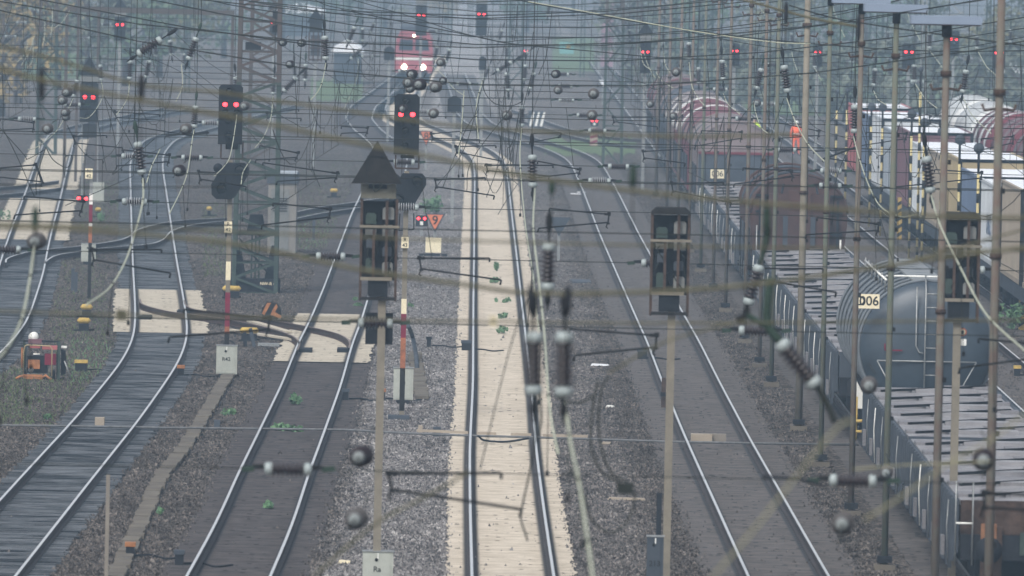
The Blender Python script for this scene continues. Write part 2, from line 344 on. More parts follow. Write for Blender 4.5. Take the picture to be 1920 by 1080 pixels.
# ---------------------------------------------------------------- tracks, traced rail by rail
def w(l): return [at(x, y, 0) for x, y in l]
def interp(pts, Y):
    p = sorted([(q.y, q.x) for q in pts]); return np.interp(Y, [a for a, _ in p], [b for _, b in p])
def centre(L_, R_, far=(), y0=60, y1=900, sig=5):
    L_, R_ = w(L_), w(R_); far = w(far)
    top = min(max(p.y for p in L_), max(p.y for p in R_)); lo = max(min(p.y for p in L_), min(p.y for p in R_))
    Y = np.arange(lo, top, 2.0); X = (interp(L_, Y) + interp(R_, Y)) / 2
    pts = [(a, b) for a, b in zip(Y, X)] + [(p.y, p.x) for p in far if p.y > top + 2]
    pts.sort(); Yk = np.array([a for a, _ in pts]); Xk = np.array([b for _, b in pts])
    G = np.arange(y0, y1, 1.0); v = np.interp(G, Yk, Xk)
    s0 = (np.interp(lo + 16, Yk, Xk) - np.interp(lo, Yk, Xk)) / 16; v = np.where(G < lo, Xk[0] + (G - lo) * s0, v)
    s1 = (Xk[-1] - np.interp(Yk[-1] - 20, Yk, Xk)) / 20; v = np.where(G > Yk[-1], Xk[-1] + (G - Yk[-1]) * s1, v)
    k = np.exp(-.5 * (np.arange(-15, 16) / sig) ** 2); k /= k.sum()
    return G, np.convolve(np.pad(v, 15, 'edge'), k, 'valid')
TR = {}
TR[1] = centre([(0, 503), (12, 466), (24, 429), (40, 391), (52, 359), (64, 324), (86, 268), (-30, 567), (-45, 600), (-68, 627), (-101, 660), (-165, 705)], [(-60, 705), (0, 660), (30, 627), (50, 600), (63, 567), (77, 520), (85, 472), (99, 413), (111, 364), (124, 305), (132, 272)], [(120, 250), (160, 236), (230, 222)], 250, 640)
TR[2] = centre([(0, 937), (33, 897), (77, 850), (133, 792), (197, 720), (227, 680), (247, 647), (255, 620), (257, 560), (252, 493), (248, 420), (247, 360), (246, 320), (249, 290), (260, 275)],
               [(25, 1080), (67, 1030), (133, 947), (187, 883), (257, 792), (305, 720), (333, 680), (348, 637), (348, 600), (340, 560), (330, 500), (320, 427), (310, 360), (302, 313), (304, 290), (313, 277)], [(300, 262), (330, 250), (370, 240)], 120, 660)
TR[3] = centre([(348, 1080), (383, 1020), (433, 927), (483, 820), (533, 720), (563, 637), (573, 620), (600, 560), (633, 490), (675, 393)],
               [(508, 1080), (547, 987), (573, 887), (597, 830), (635, 720), (660, 640), (677, 600), (693, 540)], [(695, 400), (716, 350), (732, 315), (735, 285), (712, 260), (690, 244), (672, 222), (680, 200), (704, 182)], 120, 800)
TR[4] = centre([(883, 1080), (884, 900), (886, 800), (887, 720), (889, 600), (890, 500), (892, 400), (893, 330), (889, 300), (873, 283), (840, 267), (807, 253)],
               [(1040, 1080), (1017, 953), (1000, 837), (996, 720), (984, 627), (977, 573), (968, 487), (957, 403), (948, 320), (942, 297), (920, 280), (893, 267), (840, 247)], [(790, 236), (758, 222), (745, 205), (752, 180), (775, 150)], 120, 900)
TR[5] = centre([(1097, 360), (1123, 437), (1153, 503), (1187, 577), (1217, 643), (1240, 710), (1280, 803), (1313, 883), (1360, 993), (1400, 1080), (1083, 333), (1070, 303), (1043, 287), (1007, 274)],
               [(1280, 590), (1307, 637), (1347, 713), (1397, 810), (1437, 877), (1480, 947), (1557, 1080), (1187, 417), (1160, 367), (1137, 320), (1117, 297), (1090, 283), (1057, 270)], [(985, 260), (940, 246), (900, 232), (880, 212), (872, 190)], 120, 800)
for k, X in ((6, 10.15), (7, 14.6), (8, 17.8), (9, 22.6)): TR[k] = (np.arange(100, 900, 1.0), np.full(800, X))
def cx(k, Y): return float(np.interp(Y, *TR[k]))
def strip(name, k, Y0, Y1, half, z, m, ragged=.1, step=1.5, left=None):
    mb = MB(); n = max(2, int((Y1 - Y0) / step)); vs = []; uv = []; rnd = random.Random(k * 7 + int(Y0))
    sw = .15
    for i in range(n + 1):
        Y = Y0 + (Y1 - Y0) * i / n; X = cx(k, Y)
        for s_ in (-1, 0, 1):
            h = s_ * (half + rnd.uniform(-ragged, ragged)) if s_ else 0
            vs.append((X + h, Y, z)); uv.append((h, Y))
    fs = [(i * 3 + j, i * 3 + j + 1, (i + 1) * 3 + j + 1, (i + 1) * 3 + j) for i in range(n) for j in (0, 1)]
    mb.add(vs, fs, m); o = mb.build(name); ul = o.data.uv_layers.new(name='UVMap')
    for lp in o.data.loops: ul.data[lp.index].uv = uv[lp.vertex_index]
    return tag(o, kind='structure')
BED = {1: ('bed_grey', 250, 640, 1.15), 3: ('bed_brown', 130, 800, 1.35), 4: ('bed_pale', 120, 900, 1.22), 5: ('bed_grey', 120, 800, 1.5), 6: ('bed_grey', 130, 880, 1.6), 7: ('bed_grey', 130, 880, 1.5), 8: ('bed_grey', 200, 880, 1.4)}
for k, (m, a, b, h) in BED.items():
    if k != 1: strip('track_bed', k, a, b, h, GZ + .02, M[m], .045, .5)
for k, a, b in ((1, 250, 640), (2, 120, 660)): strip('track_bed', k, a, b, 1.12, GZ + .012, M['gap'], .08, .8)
def ys_(px, py): return at(px, py, GZ).y
for k, pa, pb in ((2, (300, 627), (300, 546)), (3, (600, 682), (640, 592)), (1, (60, 452), (80, 375)), (1, (90, 357), (110, 262))):
    strip('bonded_ballast', k, ys_(*pa), ys_(*pb), 1.38 if k != 3 else 1.3, GZ + .052, M['mat_pale'], .07, .7)
PROF = [(-.026, 0), (.028, 0), (.036, -.012), (.036, -.04), (.012, -.055), (.012, -.15), (.075, -.165), (.075, -.178), (-.075, -.178), (-.075, -.165), (-.012, -.15), (-.012, -.055), (-.036, -.04), (-.036, -.012)]
def rail(pts, parent, side='rail_side', top='rail_top', name='rail'):
    mb = MB(); n = len(PROF); vs = []; pts = [Vector(p) for p in pts]
    for i, p in enumerate(pts):
        t = pts[min(i + 1, len(pts) - 1)] - pts[max(0, i - 1)]; nn = Vector((t.y, -t.x, 0)).normalized()
        vs += [p + nn * a + Vector((0, 0, b)) for a, b in PROF]
    o = len(pts)
    ft = [(i * n, i * n + 1, (i + 1) * n + 1, (i + 1) * n) for i in range(o - 1)]
    fs = [(i * n + j, i * n + (j + 1) % n, (i + 1) * n + (j + 1) % n, (i + 1) * n + j) for i in range(o - 1) for j in range(1, n)]
    mb.add(vs, ft, M[top]); mb.add(vs, fs, M[side]); return mb.build(name, parent)
TL = {1: ('two shiny rails on timber sleepers curving off at the far left edge', 250, 640), 2: ('timber sleeper track bending left below the machine and grey R42 cabinet', 120, 660), 3: ('straight track on brown bonded ballast ending at the crossover left of the middle track', 120, 800),
      4: ('middle track on pale sand coloured bonded ballast', 120, 900), 5: ('shiny double rail on grey bed right of the pale middle track', 120, 800), 6: ('track under the long freight train', 130, 880),
      7: ('track between freight train and container train, one rail glinting', 200, 880), 8: ('track under the row of containers', 240, 880), 9: ('track under the striped tank wagons', 280, 880)}
rnd = random.Random(3)
for k, (lab, a, b) in TL.items():
    t = thing('railway_track', (0, 0, 0), lab, 'railway track', 'parallel railway tracks')
    Y = list(np.arange(a, b, 3.0))
    for s_ in (-.752, .752):
        pts = []
        for y in Y:
            dx = (cx(k, y + 1) - cx(k, y - 1)) / 2; l = math.hypot(1, dx); pts.append((cx(k, y) + s_ / l, y - s_ * dx / l, 0))
        rail(pts, t)
    if k in (1, 2):
        me = None; n = 0; rest = MB()
        Y0 = a if k == 1 else ys_(100, 1085)
        mats_z = [(ys_(300, 627), ys_(300, 546))] if k == 2 else [(ys_(60, 452), ys_(80, 375)), (ys_(90, 357), ys_(110, 262))]
        for i in range(int((b - Y0) / .62)):
            y = Y0 + i * .62
            if any(p < y < q for p, q in mats_z): continue
            hl = 1.22 + rnd.uniform(-.06, .06)
            if n < 100:
                mb = MB(); mb.box(-hl, hl, -.15, .15, -.06, 0, M['timber']); o = mb.build('sleeper', t, (cx(k, y), y, GZ + .04 + rnd.uniform(0, .012))); o.rotation_euler.z = rnd.uniform(-.012, .012); n += 1
            else: rest.box(cx(k, y) - hl, cx(k, y) + hl, y - .15, y + .15, GZ - .05, GZ + .04 + rnd.uniform(0, .012), M['timber'])
        tag(rest.build('sleeper', t), kind='stuff')
def smooth(pts, n=6):
    pts = [Vector(p) for p in pts]; out = []
    P = [pts[0] * 2 - pts[1]] + pts + [pts[-1] * 2 - pts[-2]]
    for i in range(1, len(P) - 2):
        a, b, c, d = P[i - 1:i + 3]
        for j in range(n):
            t = j / n; out.append(.5 * ((2 * b) + (c - a) * t + (2 * a - 5 * b + 4 * c - d) * t * t + (3 * b - a - 3 * c + d) * t ** 3))
    return out + [pts[-1]]
t = thing('crossover_track', (0, 0, 0), 'rusty crossover rails swinging from the timber track over to the next straight track', 'railway switch')
rail(smooth(w([(262, 560), (266, 569), (285, 576), (320, 584), (360, 589), (420, 597), (480, 609), (520, 619), (545, 628), (557, 636), (561, 645), (557, 656)])), t, 'rail_rust', 'rust_top')
rail(smooth(w([(345, 563), (350, 573), (368, 581), (400, 586), (450, 591), (500, 598), (540, 605), (578, 612), (610, 619), (635, 626), (650, 634), (656, 642), (655, 652)])), t, 'rail_rust', 'rust_top')
def small(name, mb, px, py, label, cat, group=None, z=GZ):
    o = mb.build(name, None, at(px, py, z)); return tag(o, label, cat, group)
mb = MB()
for x, y in ((272, 587), (345, 577), (572, 648), (646, 648)):
    mb = MB(); p = at(x, y, 0); mb.box(p.x - .2, p.x + .2, p.y - .6, p.y + .6, GZ + .01, GZ + .15, M['under']); mb.build('point_machine_casing', t)
mb = MB()
for x0, x1, y in ((430, 560, 618), (470, 540, 602)): mb.beam(at(x0, y, GZ + .1), at(x1, y + 20, GZ + .1), .25, .05, M['mat_pale'])
mb.build('guard_plate', t)
t = thing('diamond_track', (0, 0, 0), 'side track crossing two timber tracks behind the white relay box', 'railway track')
rail(smooth(w([(11, 492), (13, 485), (30, 478), (67, 469), (110, 465), (150, 461), (200, 454), (230, 448), (248, 439), (259, 430), (304, 418), (348, 412), (395, 410), (430, 408)])), t, 'rail_side')
rail(smooth(w([(84, 494), (88, 488), (107, 478), (150, 471), (200, 464), (274, 458), (303, 450), (318, 436), (323, 432), (348, 424), (390, 417), (440, 412)])), t, 'rail_side')
t = thing('branch_track', (0, 0, 0), 'far side track passing behind the small white hut', 'railway track')
rail(smooth(w([(520, 404), (560, 396), (610, 386), (670, 378), (740, 366)])), t); rail(smooth(w([(520, 416), (560, 408), (610, 398), (670, 389), (740, 377)])), t)
t = thing('branch_track', (0, 0, 0), 'faint side track crossing in haze at the left edge', 'railway track')
rail(smooth(w([(-20, 352), (30, 348), (80, 342), (110, 338)])), t); rail(smooth(w([(-20, 366), (30, 362), (80, 356), (120, 350)])), t)
t = thing('branch_track', (0, 0, 0), 'far hazy track sweeping behind the striped marker board', 'railway track')
rail(smooth(w([(960, 205), (1010, 222), (1080, 245), (1160, 258), (1240, 262)])), t); rail(smooth(w([(940, 212), (1000, 232), (1080, 256), (1160, 270), (1240, 274)])), t)
# loose ballast stones lying on the ground, real pebbles with sides and shadows
def stones(n, seed):
    rg = np.random.default_rng(seed); px = rg.uniform(-250, 2170, n); py = 330 + 870 * rg.uniform(0, 1, n) ** .85
    a = px - 960; b = py - 540; u = a * cR + b * sR; v = -a * sR + b * cR
    f3, r3, u3 = np.array(vF), np.array(vR), np.array(vU); D = f3 + np.outer(u / F, r3) - np.outer(v / F, u3); tt = (GZ - H) / D[:, 2]; P = D * tt[:, None]; X, Y = P[:, 0], P[:, 1]
    keep = np.ones(n, bool); rr = rg.uniform(0, 1, n)
    for k, lim, sp in ((1, 1.1, .0), (2, 1.15, .02), (3, 1.22, .012), (4, 1.16, .02), (5, 1.35, .05)):
        d = np.abs(X - np.interp(Y, *TR[k])); keep &= (d > lim + rg.normal(0, .05, n)) | (rr < sp)
    keep &= (X < 8.3) | (X > 12.5)
    X, Y = X[keep], Y[keep]; n = len(X); s_ = rg.uniform(.018, .042, n) * (1 + .5 * (rg.uniform(0, 1, n) > .93)); an = rg.uniform(0, 6.28, n); h = s_ * rg.uniform(.9, 1.9, n)
    V = np.zeros((n, 5, 3))
    for i in range(4): V[:, i, 0] = X + s_ * np.cos(an + i * 1.57) * rg.uniform(.8, 1.3, n); V[:, i, 1] = Y + s_ * np.sin(an + i * 1.57) * rg.uniform(.8, 1.4, n); V[:, i, 2] = GZ - .004
    V[:, 4, 0] = X + rg.uniform(-.4, .4, n) * s_; V[:, 4, 1] = Y + rg.uniform(-.4, .4, n) * s_; V[:, 4, 2] = GZ + h
    base = (np.arange(n) * 5)[:, None, None]; T = np.array([[0, 1, 4], [1, 2, 4], [2, 3, 4], [3, 0, 4]])[None] + base
    me = bpy.data.meshes.new('ballast_stones'); me.vertices.add(n * 5); me.vertices.foreach_set('co', V.ravel()); me.loops.add(n * 12); me.loops.foreach_set('vertex_index', T.ravel().astype(np.int32)); me.polygons.add(n * 4)
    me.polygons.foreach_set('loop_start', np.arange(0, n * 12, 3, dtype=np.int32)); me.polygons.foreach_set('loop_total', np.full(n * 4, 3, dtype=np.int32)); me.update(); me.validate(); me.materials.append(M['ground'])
    o = bpy.data.objects.new('ballast_stones', me); C.objects.link(o); tag(o, 'countless loose grey brown ballast stones between the tracks', 'ballast', kind='stuff')
stones(230000, 4)
# ---------------------------------------------------------------- landmarks used in labels
LM += [(168, 182, 'the far left black signal'), (434, 215, 'the signal over the R 42 mast'), (763, 215, 'the bright lamped R 43 signal'), (706, 310, 'the triangle topped signal'), (708, 450, 'the open triangle signal case'),
       (1255, 480, 'the middle open signal case'), (1797, 500, 'the open signal case before the tank wagon'), (430, 340, 'the angled distant signal'), (428, 425, 'the white R 42 plate'), (759, 454, 'the cream R 43 plate'),
       (424, 675, 'the R42 cabinet'), (755, 720, 'the 43 cabinet'), (480, 100, 'the lattice mast top'), (478, 500, 'the lattice mast foot'), (592, 60, 'the hazy pointed signal'), (225, 46, 'the hazy upper left signal'),
       (790, 30, 'the far twin red signal'), (903, 27, 'the second far red signal'), (775, 110, 'the red locomotive'), (1210, 97, 'the pointed signal right of centre'), (1377, 95, 'the hazy signal over the brown wagons'),
       (1704, 97, 'the hazy signal between lamp poles'), (1788, 73, 'the highest right red signal'), (1411, 240, 'the yellow vest worker'), (1492, 252, 'the orange suited worker'), (1630, 565, 'the D06 tank plate'),
       (1770, 640, 'the blue grey tank end'), (1375, 320, 'the round topped wagon'), (1490, 420, 'the brown hopper wagon'), (1700, 250, 'the container row'), (1850, 230, 'the striped tank wagons'), (1600, 580, 'the silver wagon decks'),
       (1860, 850, 'the nearest silver wagon deck'), (80, 670, 'the orange machine'), (300, 585, 'the pale crossover mats'), (620, 640, 'the second pale mat'), (815, 415, 'the orange triangle sign'), (530, 360, 'the white hut'),
       (165, 475, 'the white relay box'), (940, 560, 'the weeds in the pale track'), (940, 1000, 'the pale track bed'), (1040, 960, 'the front right pale rail'), (1450, 900, 'the shiny right hand rail'), (300, 900, 'the concrete cable duct'),
       (100, 900, 'the timber sleeper track'), (450, 950, 'the brown bonded track'), (1225, 1040, 'the dark post stump'), (60, 300, 'the far pale mat'), (700, 1060, 'the Ra cabinet'), (1135, 60, 'the pink hoarding'), (1100, 200, 'the grey triangle boards'),
       (60, 80, 'the yellow autumn tree'), (1120, 640, 'the ballast beside the pale track'), (60, 450, 'the left timber track'), (250, 330, 'the second timber track'), (1120, 320, 'the curve right of the pale track'), (900, 300, 'the bend of the pale track'), (1000, 150, 'the insulator tangle')]
# ---------------------------------------------------------------- signals
def lens(mb, c, r, m, dep=.05, n=12):
    vs = [(c[0] + r * math.cos(i * 2 * math.pi / n), c[1], c[2] + r * math.sin(i * 2 * math.pi / n)) for i in range(n)] + [(c[0], c[1] - dep, c[2])]
    mb.add(vs, [(i, (i + 1) % n, n) for i in range(n)], m, True)
def hood(mb, c, r, m, L_=.16):
    n = 8; a = [math.pi * (.05 + .9 * i / n) for i in range(n + 1)]
    vs = [(c[0] + r * math.cos(t), c[1], c[2] + r * math.sin(t)) for t in a] + [(c[0] + r * 1.05 * math.cos(t), c[1] - L_, c[2] - .03 + r * 1.05 * math.sin(t)) for t in a]
    k = n + 1; mb.add(vs, [(i, i + 1, k + i + 1, k + i) for i in range(n)] + [(k + i, k + i + 1, i + 1, i) for i in range(n)], m, True)
def head(t, x, zt, w_, h_, lit=(.33,), mname='black', y=-.15):
    mb = MB(); c = .12 * w_
    mb.prism([(x - w_ / 2, zt - h_), (x + w_ / 2, zt - h_), (x + w_ / 2, zt - c), (x + w_ / 2 - c, zt), (x - w_ / 2 + c, zt), (x - w_ / 2, zt - c)], y - .04, y + .12, M[mname])
    mb.box(x - w_ / 2 + .03, x + w_ / 2 - .03, y - .05, y - .04, zt - h_ + .03, zt - h_ + .06, M['black2'])
    sh = mb.build('signal_head', t)
    for (fx, fz) in ((0, .11), (0, .60), (0, .85)) + (((-.25, .47), (.25, .47)) if h_ / w_ > 2.2 else ()):
        r = w_ * .14; p = (x + fx * w_ - (0.06 if fx == 0 else 0) * w_, y - .045, zt - fz * h_)
        q = MB(); lens(q, p, r, M['lamp_off'], .02); hood(q, p, r * 1.15, M['black2']); q.build('lens_hood', sh)
    for s_ in (-1, 1):
        p = (x + s_ * .23 * w_, y - .06, zt - lit[0] * h_); q = MB(); lens(q, p, w_ * .105, M['red_on'], .05); hood(q, (p[0], y - .045, p[2]), w_ * .125, M['black2'], .07); q.build('red_lamp', sh)
    return sh
def triangle(t, x, z0, w_, h_, m='black2', y=-.12, name='triangle_board'):
    mb = MB(); mb.prism([(x - w_ / 2, z0), (x + w_ / 2, z0), (x, z0 + h_)], y, y + .04, M[m])
    if w_ > .8:
        mb.beam((x - w_ * .2, y - .015, z0 + .03), (x - w_ * .2, y - .015, z0 + h_ * .55), .012, .012, M['black'])
        mb.beam((x - w_ * .2, y - .015, z0 + h_ * .63), (x + w_ * .2, y - .015, z0 + h_ * .63), .012, .012, M['black'])
    return mb.build(name, t)
def sig(base, label, grp='light signals'):
    b = at(*base, GZ); d = proj(b)[2]; t = thing('light_signal', b, label, 'railway signal', grp)
    return t, (lambda px, py: pt(px, py, d) - b), d / F
def distant(t, q, s, px, py, flip=1):
    S = s; c = q(px, py); P = lambda a, b: (c.x + a * S, c.z - b * S)
    mb = MB(); mb.prism([P(-33, 28), P(-24, 36), P(4, 36), P(12, 30), P(36, -12), P(36, -24), P(28, -33), P(-8, -33), P(-34, 8)][::-1], -.22, -.10, M['black'])
    mb.tube([(P(-22, -22)[0], -.2, P(-22, -22)[1]), (P(-22, -22)[0], -.05, P(-22, -22)[1])], 9 * S, M['black'], 12)
    for a, b in ((-15, 17), (19, -19)):
        p = P(a, b); lens(mb, (p[0], -.225, p[1]), 9 * S, M['lamp_off'], .02); hood(mb, (p[0], -.222, p[1]), 11 * S, M['black2'], .2)
    return mb.build('distant_head', t)
def post(t, q, top, z0, r, bands=(), m='pole_c', name='mast'):
    """square-section mast; bands = [(py0, py1, material)] from top to bottom"""
    mb = MB(); zt = q(*top).z
    mb.box(-r, r, -r, r, z0, zt, M[m]); o = mb.build(name, t)
    for i, (px, a, b, mm) in enumerate(bands):
        za, zb = q(px, a).z, q(px, b).z; k = MB(); k.box(-r - .003, r + .003, -r - .003, r + .003, zb, za, M[mm]); k.build('mast_band', o)
    return o
def plate(t, q, px, py, w_, h_, lines, mm='plate', size=None):
    c = q(px, py); mb = MB(); mb.box(c.x - w_ / 2, c.x + w_ / 2, -.14, -.12, c.z - h_ / 2, c.z + h_ / 2, M[mm]); o = mb.build('number_plate', t)
    size = size or h_ / len(lines) * .95
    for i, l in enumerate(lines): text('number', l, size, M['txt'], o, (c.x, -.143, c.z + h_ / 2 - (i + .5) * h_ / len(lines)))
def cage(t, q, z0, px0, px1, py0, py1, s):
    """ladder frame hanging under the head"""
    a, b = q(px0, py0), q(px1, py1); mb = MB()
    for x in (a.x, b.x): mb.beam((x, .1, b.z), (x, .1, a.z), .04, .04, M['rust'])
    mb.beam((a.x, .1, b.z), (b.x, .1, b.z), .04, .04, M['rust']); mb.box(a.x + .12, b.x - .12, 0, .18, b.z + .25, a.z, M['black2'])
    mb.build('frame', t)
# R 42
t, q, s = sig((424, 705), 'tall black light signal with two red lamps over an angled distant signal, plate R 42')
post(t, q, (434, 300), 0, .06, [(427, 490, 525, 'plate'), (427, 548, 612, 'redp'), (426, 612, 625, 'band_o'), (426, 625, 650, 'black2')])
c = q(434, 158); head(t, c.x, c.z, 45 * s, 112 * s); cage(t, q, 0, 415, 455, 265, 298, s)
distant(t, q, s, 431, 337); plate(t, q, 428.5, 425, .2, .29, ['R', '42'])
t2, q2, s2 = t, q, s
# R 43
t, q, s = sig((753, 785), 'tall black light signal with two bright red lamps, plate R 43, behind the triangle signal')
post(t, q, (766, 320), 0, .06, [(757, 560, 588, 'plate'), (756, 588, 633, 'redp'), (755, 633, 690, 'band_o'), (754, 690, 770, 'black2')])
c = q(764, 176); head(t, c.x, c.z, 47 * s, 113 * s); cage(t, q, 0, 742, 785, 290, 316, s)
distant(t, q, s, 763, 357); plate(t, q, 759.5, 454, .18, .27, ['R', '43'])
mb = MB(); mb.beam((q(750, 400).x, .05, q(750, 400).z), (q(748, 432).x, .05, q(748, 432).z), .03, .03, M['steel']); mb.beam((q(776, 400).x, .05, q(776, 400).z), (q(776, 430).x, .05, q(776, 430).z), .03, .03, M['steel'])
mb.beam((q(748, 432).x, .05, q(748, 432).z), (q(776, 430).x, .05, q(776, 430).z), .03, .03, M['steel']); mb.build('bracket', t)
# far left N signal
t, q, s = sig((182, 378), 'black light signal with pointed hood and grey panel above two red lamps, left')
mb = MB()
for x in (155, 184): mb.beam((q(x, 300).x, .05, 0.0), (q(x, 128).x, .05, q(x, 128).z), .05, .05, M['galv'])
mb.build('mast', t); c = q(168, 153); head(t, c.x, c.z, 34 * s, 76 * s, (.38,)); triangle(t, q(168, 140).x, q(168, 141).z, 40 * s, 36 * s, 'black')
mb = MB(); c = q(168, 147); mb.box(c.x - 17 * s, c.x + 17 * s, -.1, .0, c.z - 7 * s, c.z + 6 * s, M['grey_relay']); mb.build('panel', t)
mb = MB(); c = q(168, 252); mb.box(c.x - 13 * s, c.x + 13 * s, -.1, .1, c.z - 6 * s, c.z + 20 * s, M['black2']); mb.build('frame', t)
mb = MB(); mb.box(-.28, .28, -.2, .2, 0, .8, M['cabinet']); mb.build('cabinet', t)
t, q, s = sig((167, 560), 'slim white mast with plate N and dark red and orange bands, left')
post(t, q, (168, 318), 0, .05, [(167, 363, 383, 'white'), (167, 383, 418, 'redp'), (167, 418, 424, 'white'), (167, 424, 455, 'band_o'), (167, 455, 560, 'black2')], 'galv')
plate(t, q, 167, 325, .24, .32, ['N', '42'], 'plate', .15)
mb = MB(); c = q(155, 372); mb.box(c.x - .15, c.x + .15, -.1, .05, c.z - .08, c.z + .1, M['black']); o = mb.build('shunting_lamp_box', t)
for dx in (-.11, .11): k = MB(); lens(k, (c.x + dx, -.11, c.z), .06, M['red_on']); k.build('red_lamp', o)
# open backs: triangle signal, middle, right
def open_case(t, q, s, px0, px1, py0, py1, roof=True, low=None, seed=1):
    a, b = q(px0, py0), q(px1, py1); x0, x1, zt, zb = a.x, b.x, a.z, b.z; W = x1 - x0; Ht = zt - zb; rr = random.Random(seed); D = .28
    mb = MB()
    for x in (x0, x1):
        for y in (-D / 2, D / 2): mb.beam((x, y, zb), (x, y, zt), .045, .045, M['rust'])
        mb.beam((x, -D / 2, zb), (x, D / 2, zb), .04, .04, M['rust'])
    for z in (zb + .02,): mb.beam((x0, -D / 2, z), (x1, -D / 2, z), .05, .05, M['black2']); mb.beam((x0, D / 2, z), (x1, D / 2, z), .05, .05, M['black2'])
    zm = zb + Ht * .21
    for f in (.36, .72): mb.beam((x0 + W * f, -D / 2 - .01, zm), (x0 + W * f, -D / 2 - .01, zt - Ht * .27 * (f < .5) - .02), .05, .04, M['rust'])
    mb.beam((x0 - .03, -D / 2 - .04, zt - Ht * .27), (x1 + .05, -D / 2 - .04, zt - Ht * .27), .04, .045, M['pole_c'])
    mb.beam((x0, -D / 2 - .02, zm), (x1 - W * .1, -D / 2 - .02, zm), .05, .06, M['pole_c'])
    fr = mb.build('frame', t)
    mb = MB(); mb.box(x0 + .01, x1 - .01, D / 2 + .03, D / 2 + .06, zb + Ht * .19, zt - .04, M['black']); mb.build('back_board', t)
    if roof:
        mb = MB(); mb.prism([(x0 - .02, zt - .02), (x1 + .02, zt - .02), (x1 + .02, zt + .03), (x1 - .07, zt + .11), (x0 + .07, zt + .11), (x0 - .02, zt + .03)], -D / 2 - .06, D / 2 + .06, M['black2']); mb.build('hood', t)
    for (fx, fz, w_, h_, mm) in ((.27, .22, .30, .16, 'green_steel'), (.76, .14, .33, .12, 'grey_relay'), (.27, .30, .32, .11, 'grey_relay'), (.76, .31, .32, .11, 'grey_relay'), (.26, .44, .22, .09, 'slate'), (.74, .52, .26, .09, 'slate'), (.76, .68, .30, .11, 'grey_relay'), (.24, .66, .2, .14, 'green_steel')):
        cx_, cz = x0 + fx * W, zt - fz * Ht; k = MB(); ww, hh = w_ * W / 2, h_ * Ht / 2
        k.prism([(cx_ - ww, cz - hh), (cx_ + ww, cz - hh), (cx_ + ww, cz + hh * .7), (cx_ + ww * .7, cz + hh), (cx_ - ww * .7, cz + hh), (cx_ - ww, cz + hh * .7)], -.06, .1, M[mm]); k.box(cx_ - ww * .5, cx_ + ww * .5, -.05, .05, cz - hh * 1.25, cz - hh, M['under']); k.build('relay_box', t)
    mb = MB()
    for _ in range(7):
        xa = x0 + W * rr.uniform(.1, .9); za = zt - Ht * rr.uniform(.3, .7); p = [Vector((xa, -.09, za))]
        for _ in range(3): p.append(p[-1] + Vector((rr.uniform(-.1, .1), rr.uniform(-.02, .02), -rr.uniform(.05, .16))))
        mb.tube(smooth(p, 4), .010, M['wire'], 5)
    mb.build('cable', t)
    mb = MB(); mb.box(x0 + W * .22, x1 - W * .22, -D / 2, D / 2 - .05, zb + .06, zm - .02, M['black']); mb.build('junction_box', t)
t, q, s = sig((705, 1112), 'rusty back of a signal with a large black triangle board on a tall pale mast', 'signals seen from the back')
zt = q(706, 343).z; post(t, q, (709, 525), 0, .07, [], 'pole_c')
tri = triangle(t, q(707, 343).x, zt, 95 * s, 81 * s, 'black2', -.3)
mb = MB(); mb.box(q(692, 350).x, q(726, 350).x, -.2, .1, q(692, 352).z, zt - .01, M['under']); mb.tube(smooth([(q(700, 345).x, -.33, zt), (q(704, 356).x, -.35, zt - .14), (q(715, 352).x, -.33, zt - .05), (q(716, 345).x, -.3, zt)]), .012, M['wire'], 5); mb.build('triangle_bracket', t)
mb = MB(); c = q(710, 357); mb.box(c.x - 33 * s, c.x + 33 * s, -.14, .2, c.z - 14 * s, c.z + 13 * s, mat('olive_panel', (.13, .125, .10), .7, 0, .3, 4)); mb.build('panel', t)
open_case(t, q, s, 679, 741, 372, 562, False, seed=2)
mb = MB(); a, b = q(686, 586), q(736, 646); mb.box(a.x, b.x, .08, .3, b.z, a.z, M['black']); mb.box(a.x, a.x + .02, .05, .08, b.z, a.z, M['under']); mb.build('distant_head', t)
t, q, s = sig((1248, 1110), 'rusty open back of a signal standing between middle and right hand tracks', 'signals seen from the back')
post(t, q, (1255, 560), 0, .07, [], 'pole_c'); open_case(t, q, s, 1223, 1288, 398, 590, True, seed=5)
t, q, s = sig((1783, 1125), 'rusty open back of a signal in front of the blue grey tank', 'signals seen from the back')
post(t, q, (1799, 575), 0, .07, [], 'pole_c'); open_case(t, q, s, 1764, 1831, 407, 603, True, seed=9)
mb = MB(); c = q(1804, 622); mb.tube([(c.x, -.02, c.z), (c.x, .01, c.z)], 8 * s, M['orange_fl'], 16); mb.tube([(c.x, -.024, c.z), (c.x, -.02, c.z)], 5.4 * s, M['plate'], 16); o = mb.build('warning_disc', t)
mb = MB(); mb.box(c.x - 2.5 * s, c.x + 2.5 * s, -.028, -.025, c.z - 3.5 * s, c.z + 3.5 * s, M['txt']); mb.build('pictogram', o)
mb = MB(); c = q(1804, 641); mb.box(c.x - 6 * s, c.x + 7 * s, -.02, .02, c.z - 6 * s, c.z + 6 * s, M['white']); mb.build('white_plate', t)
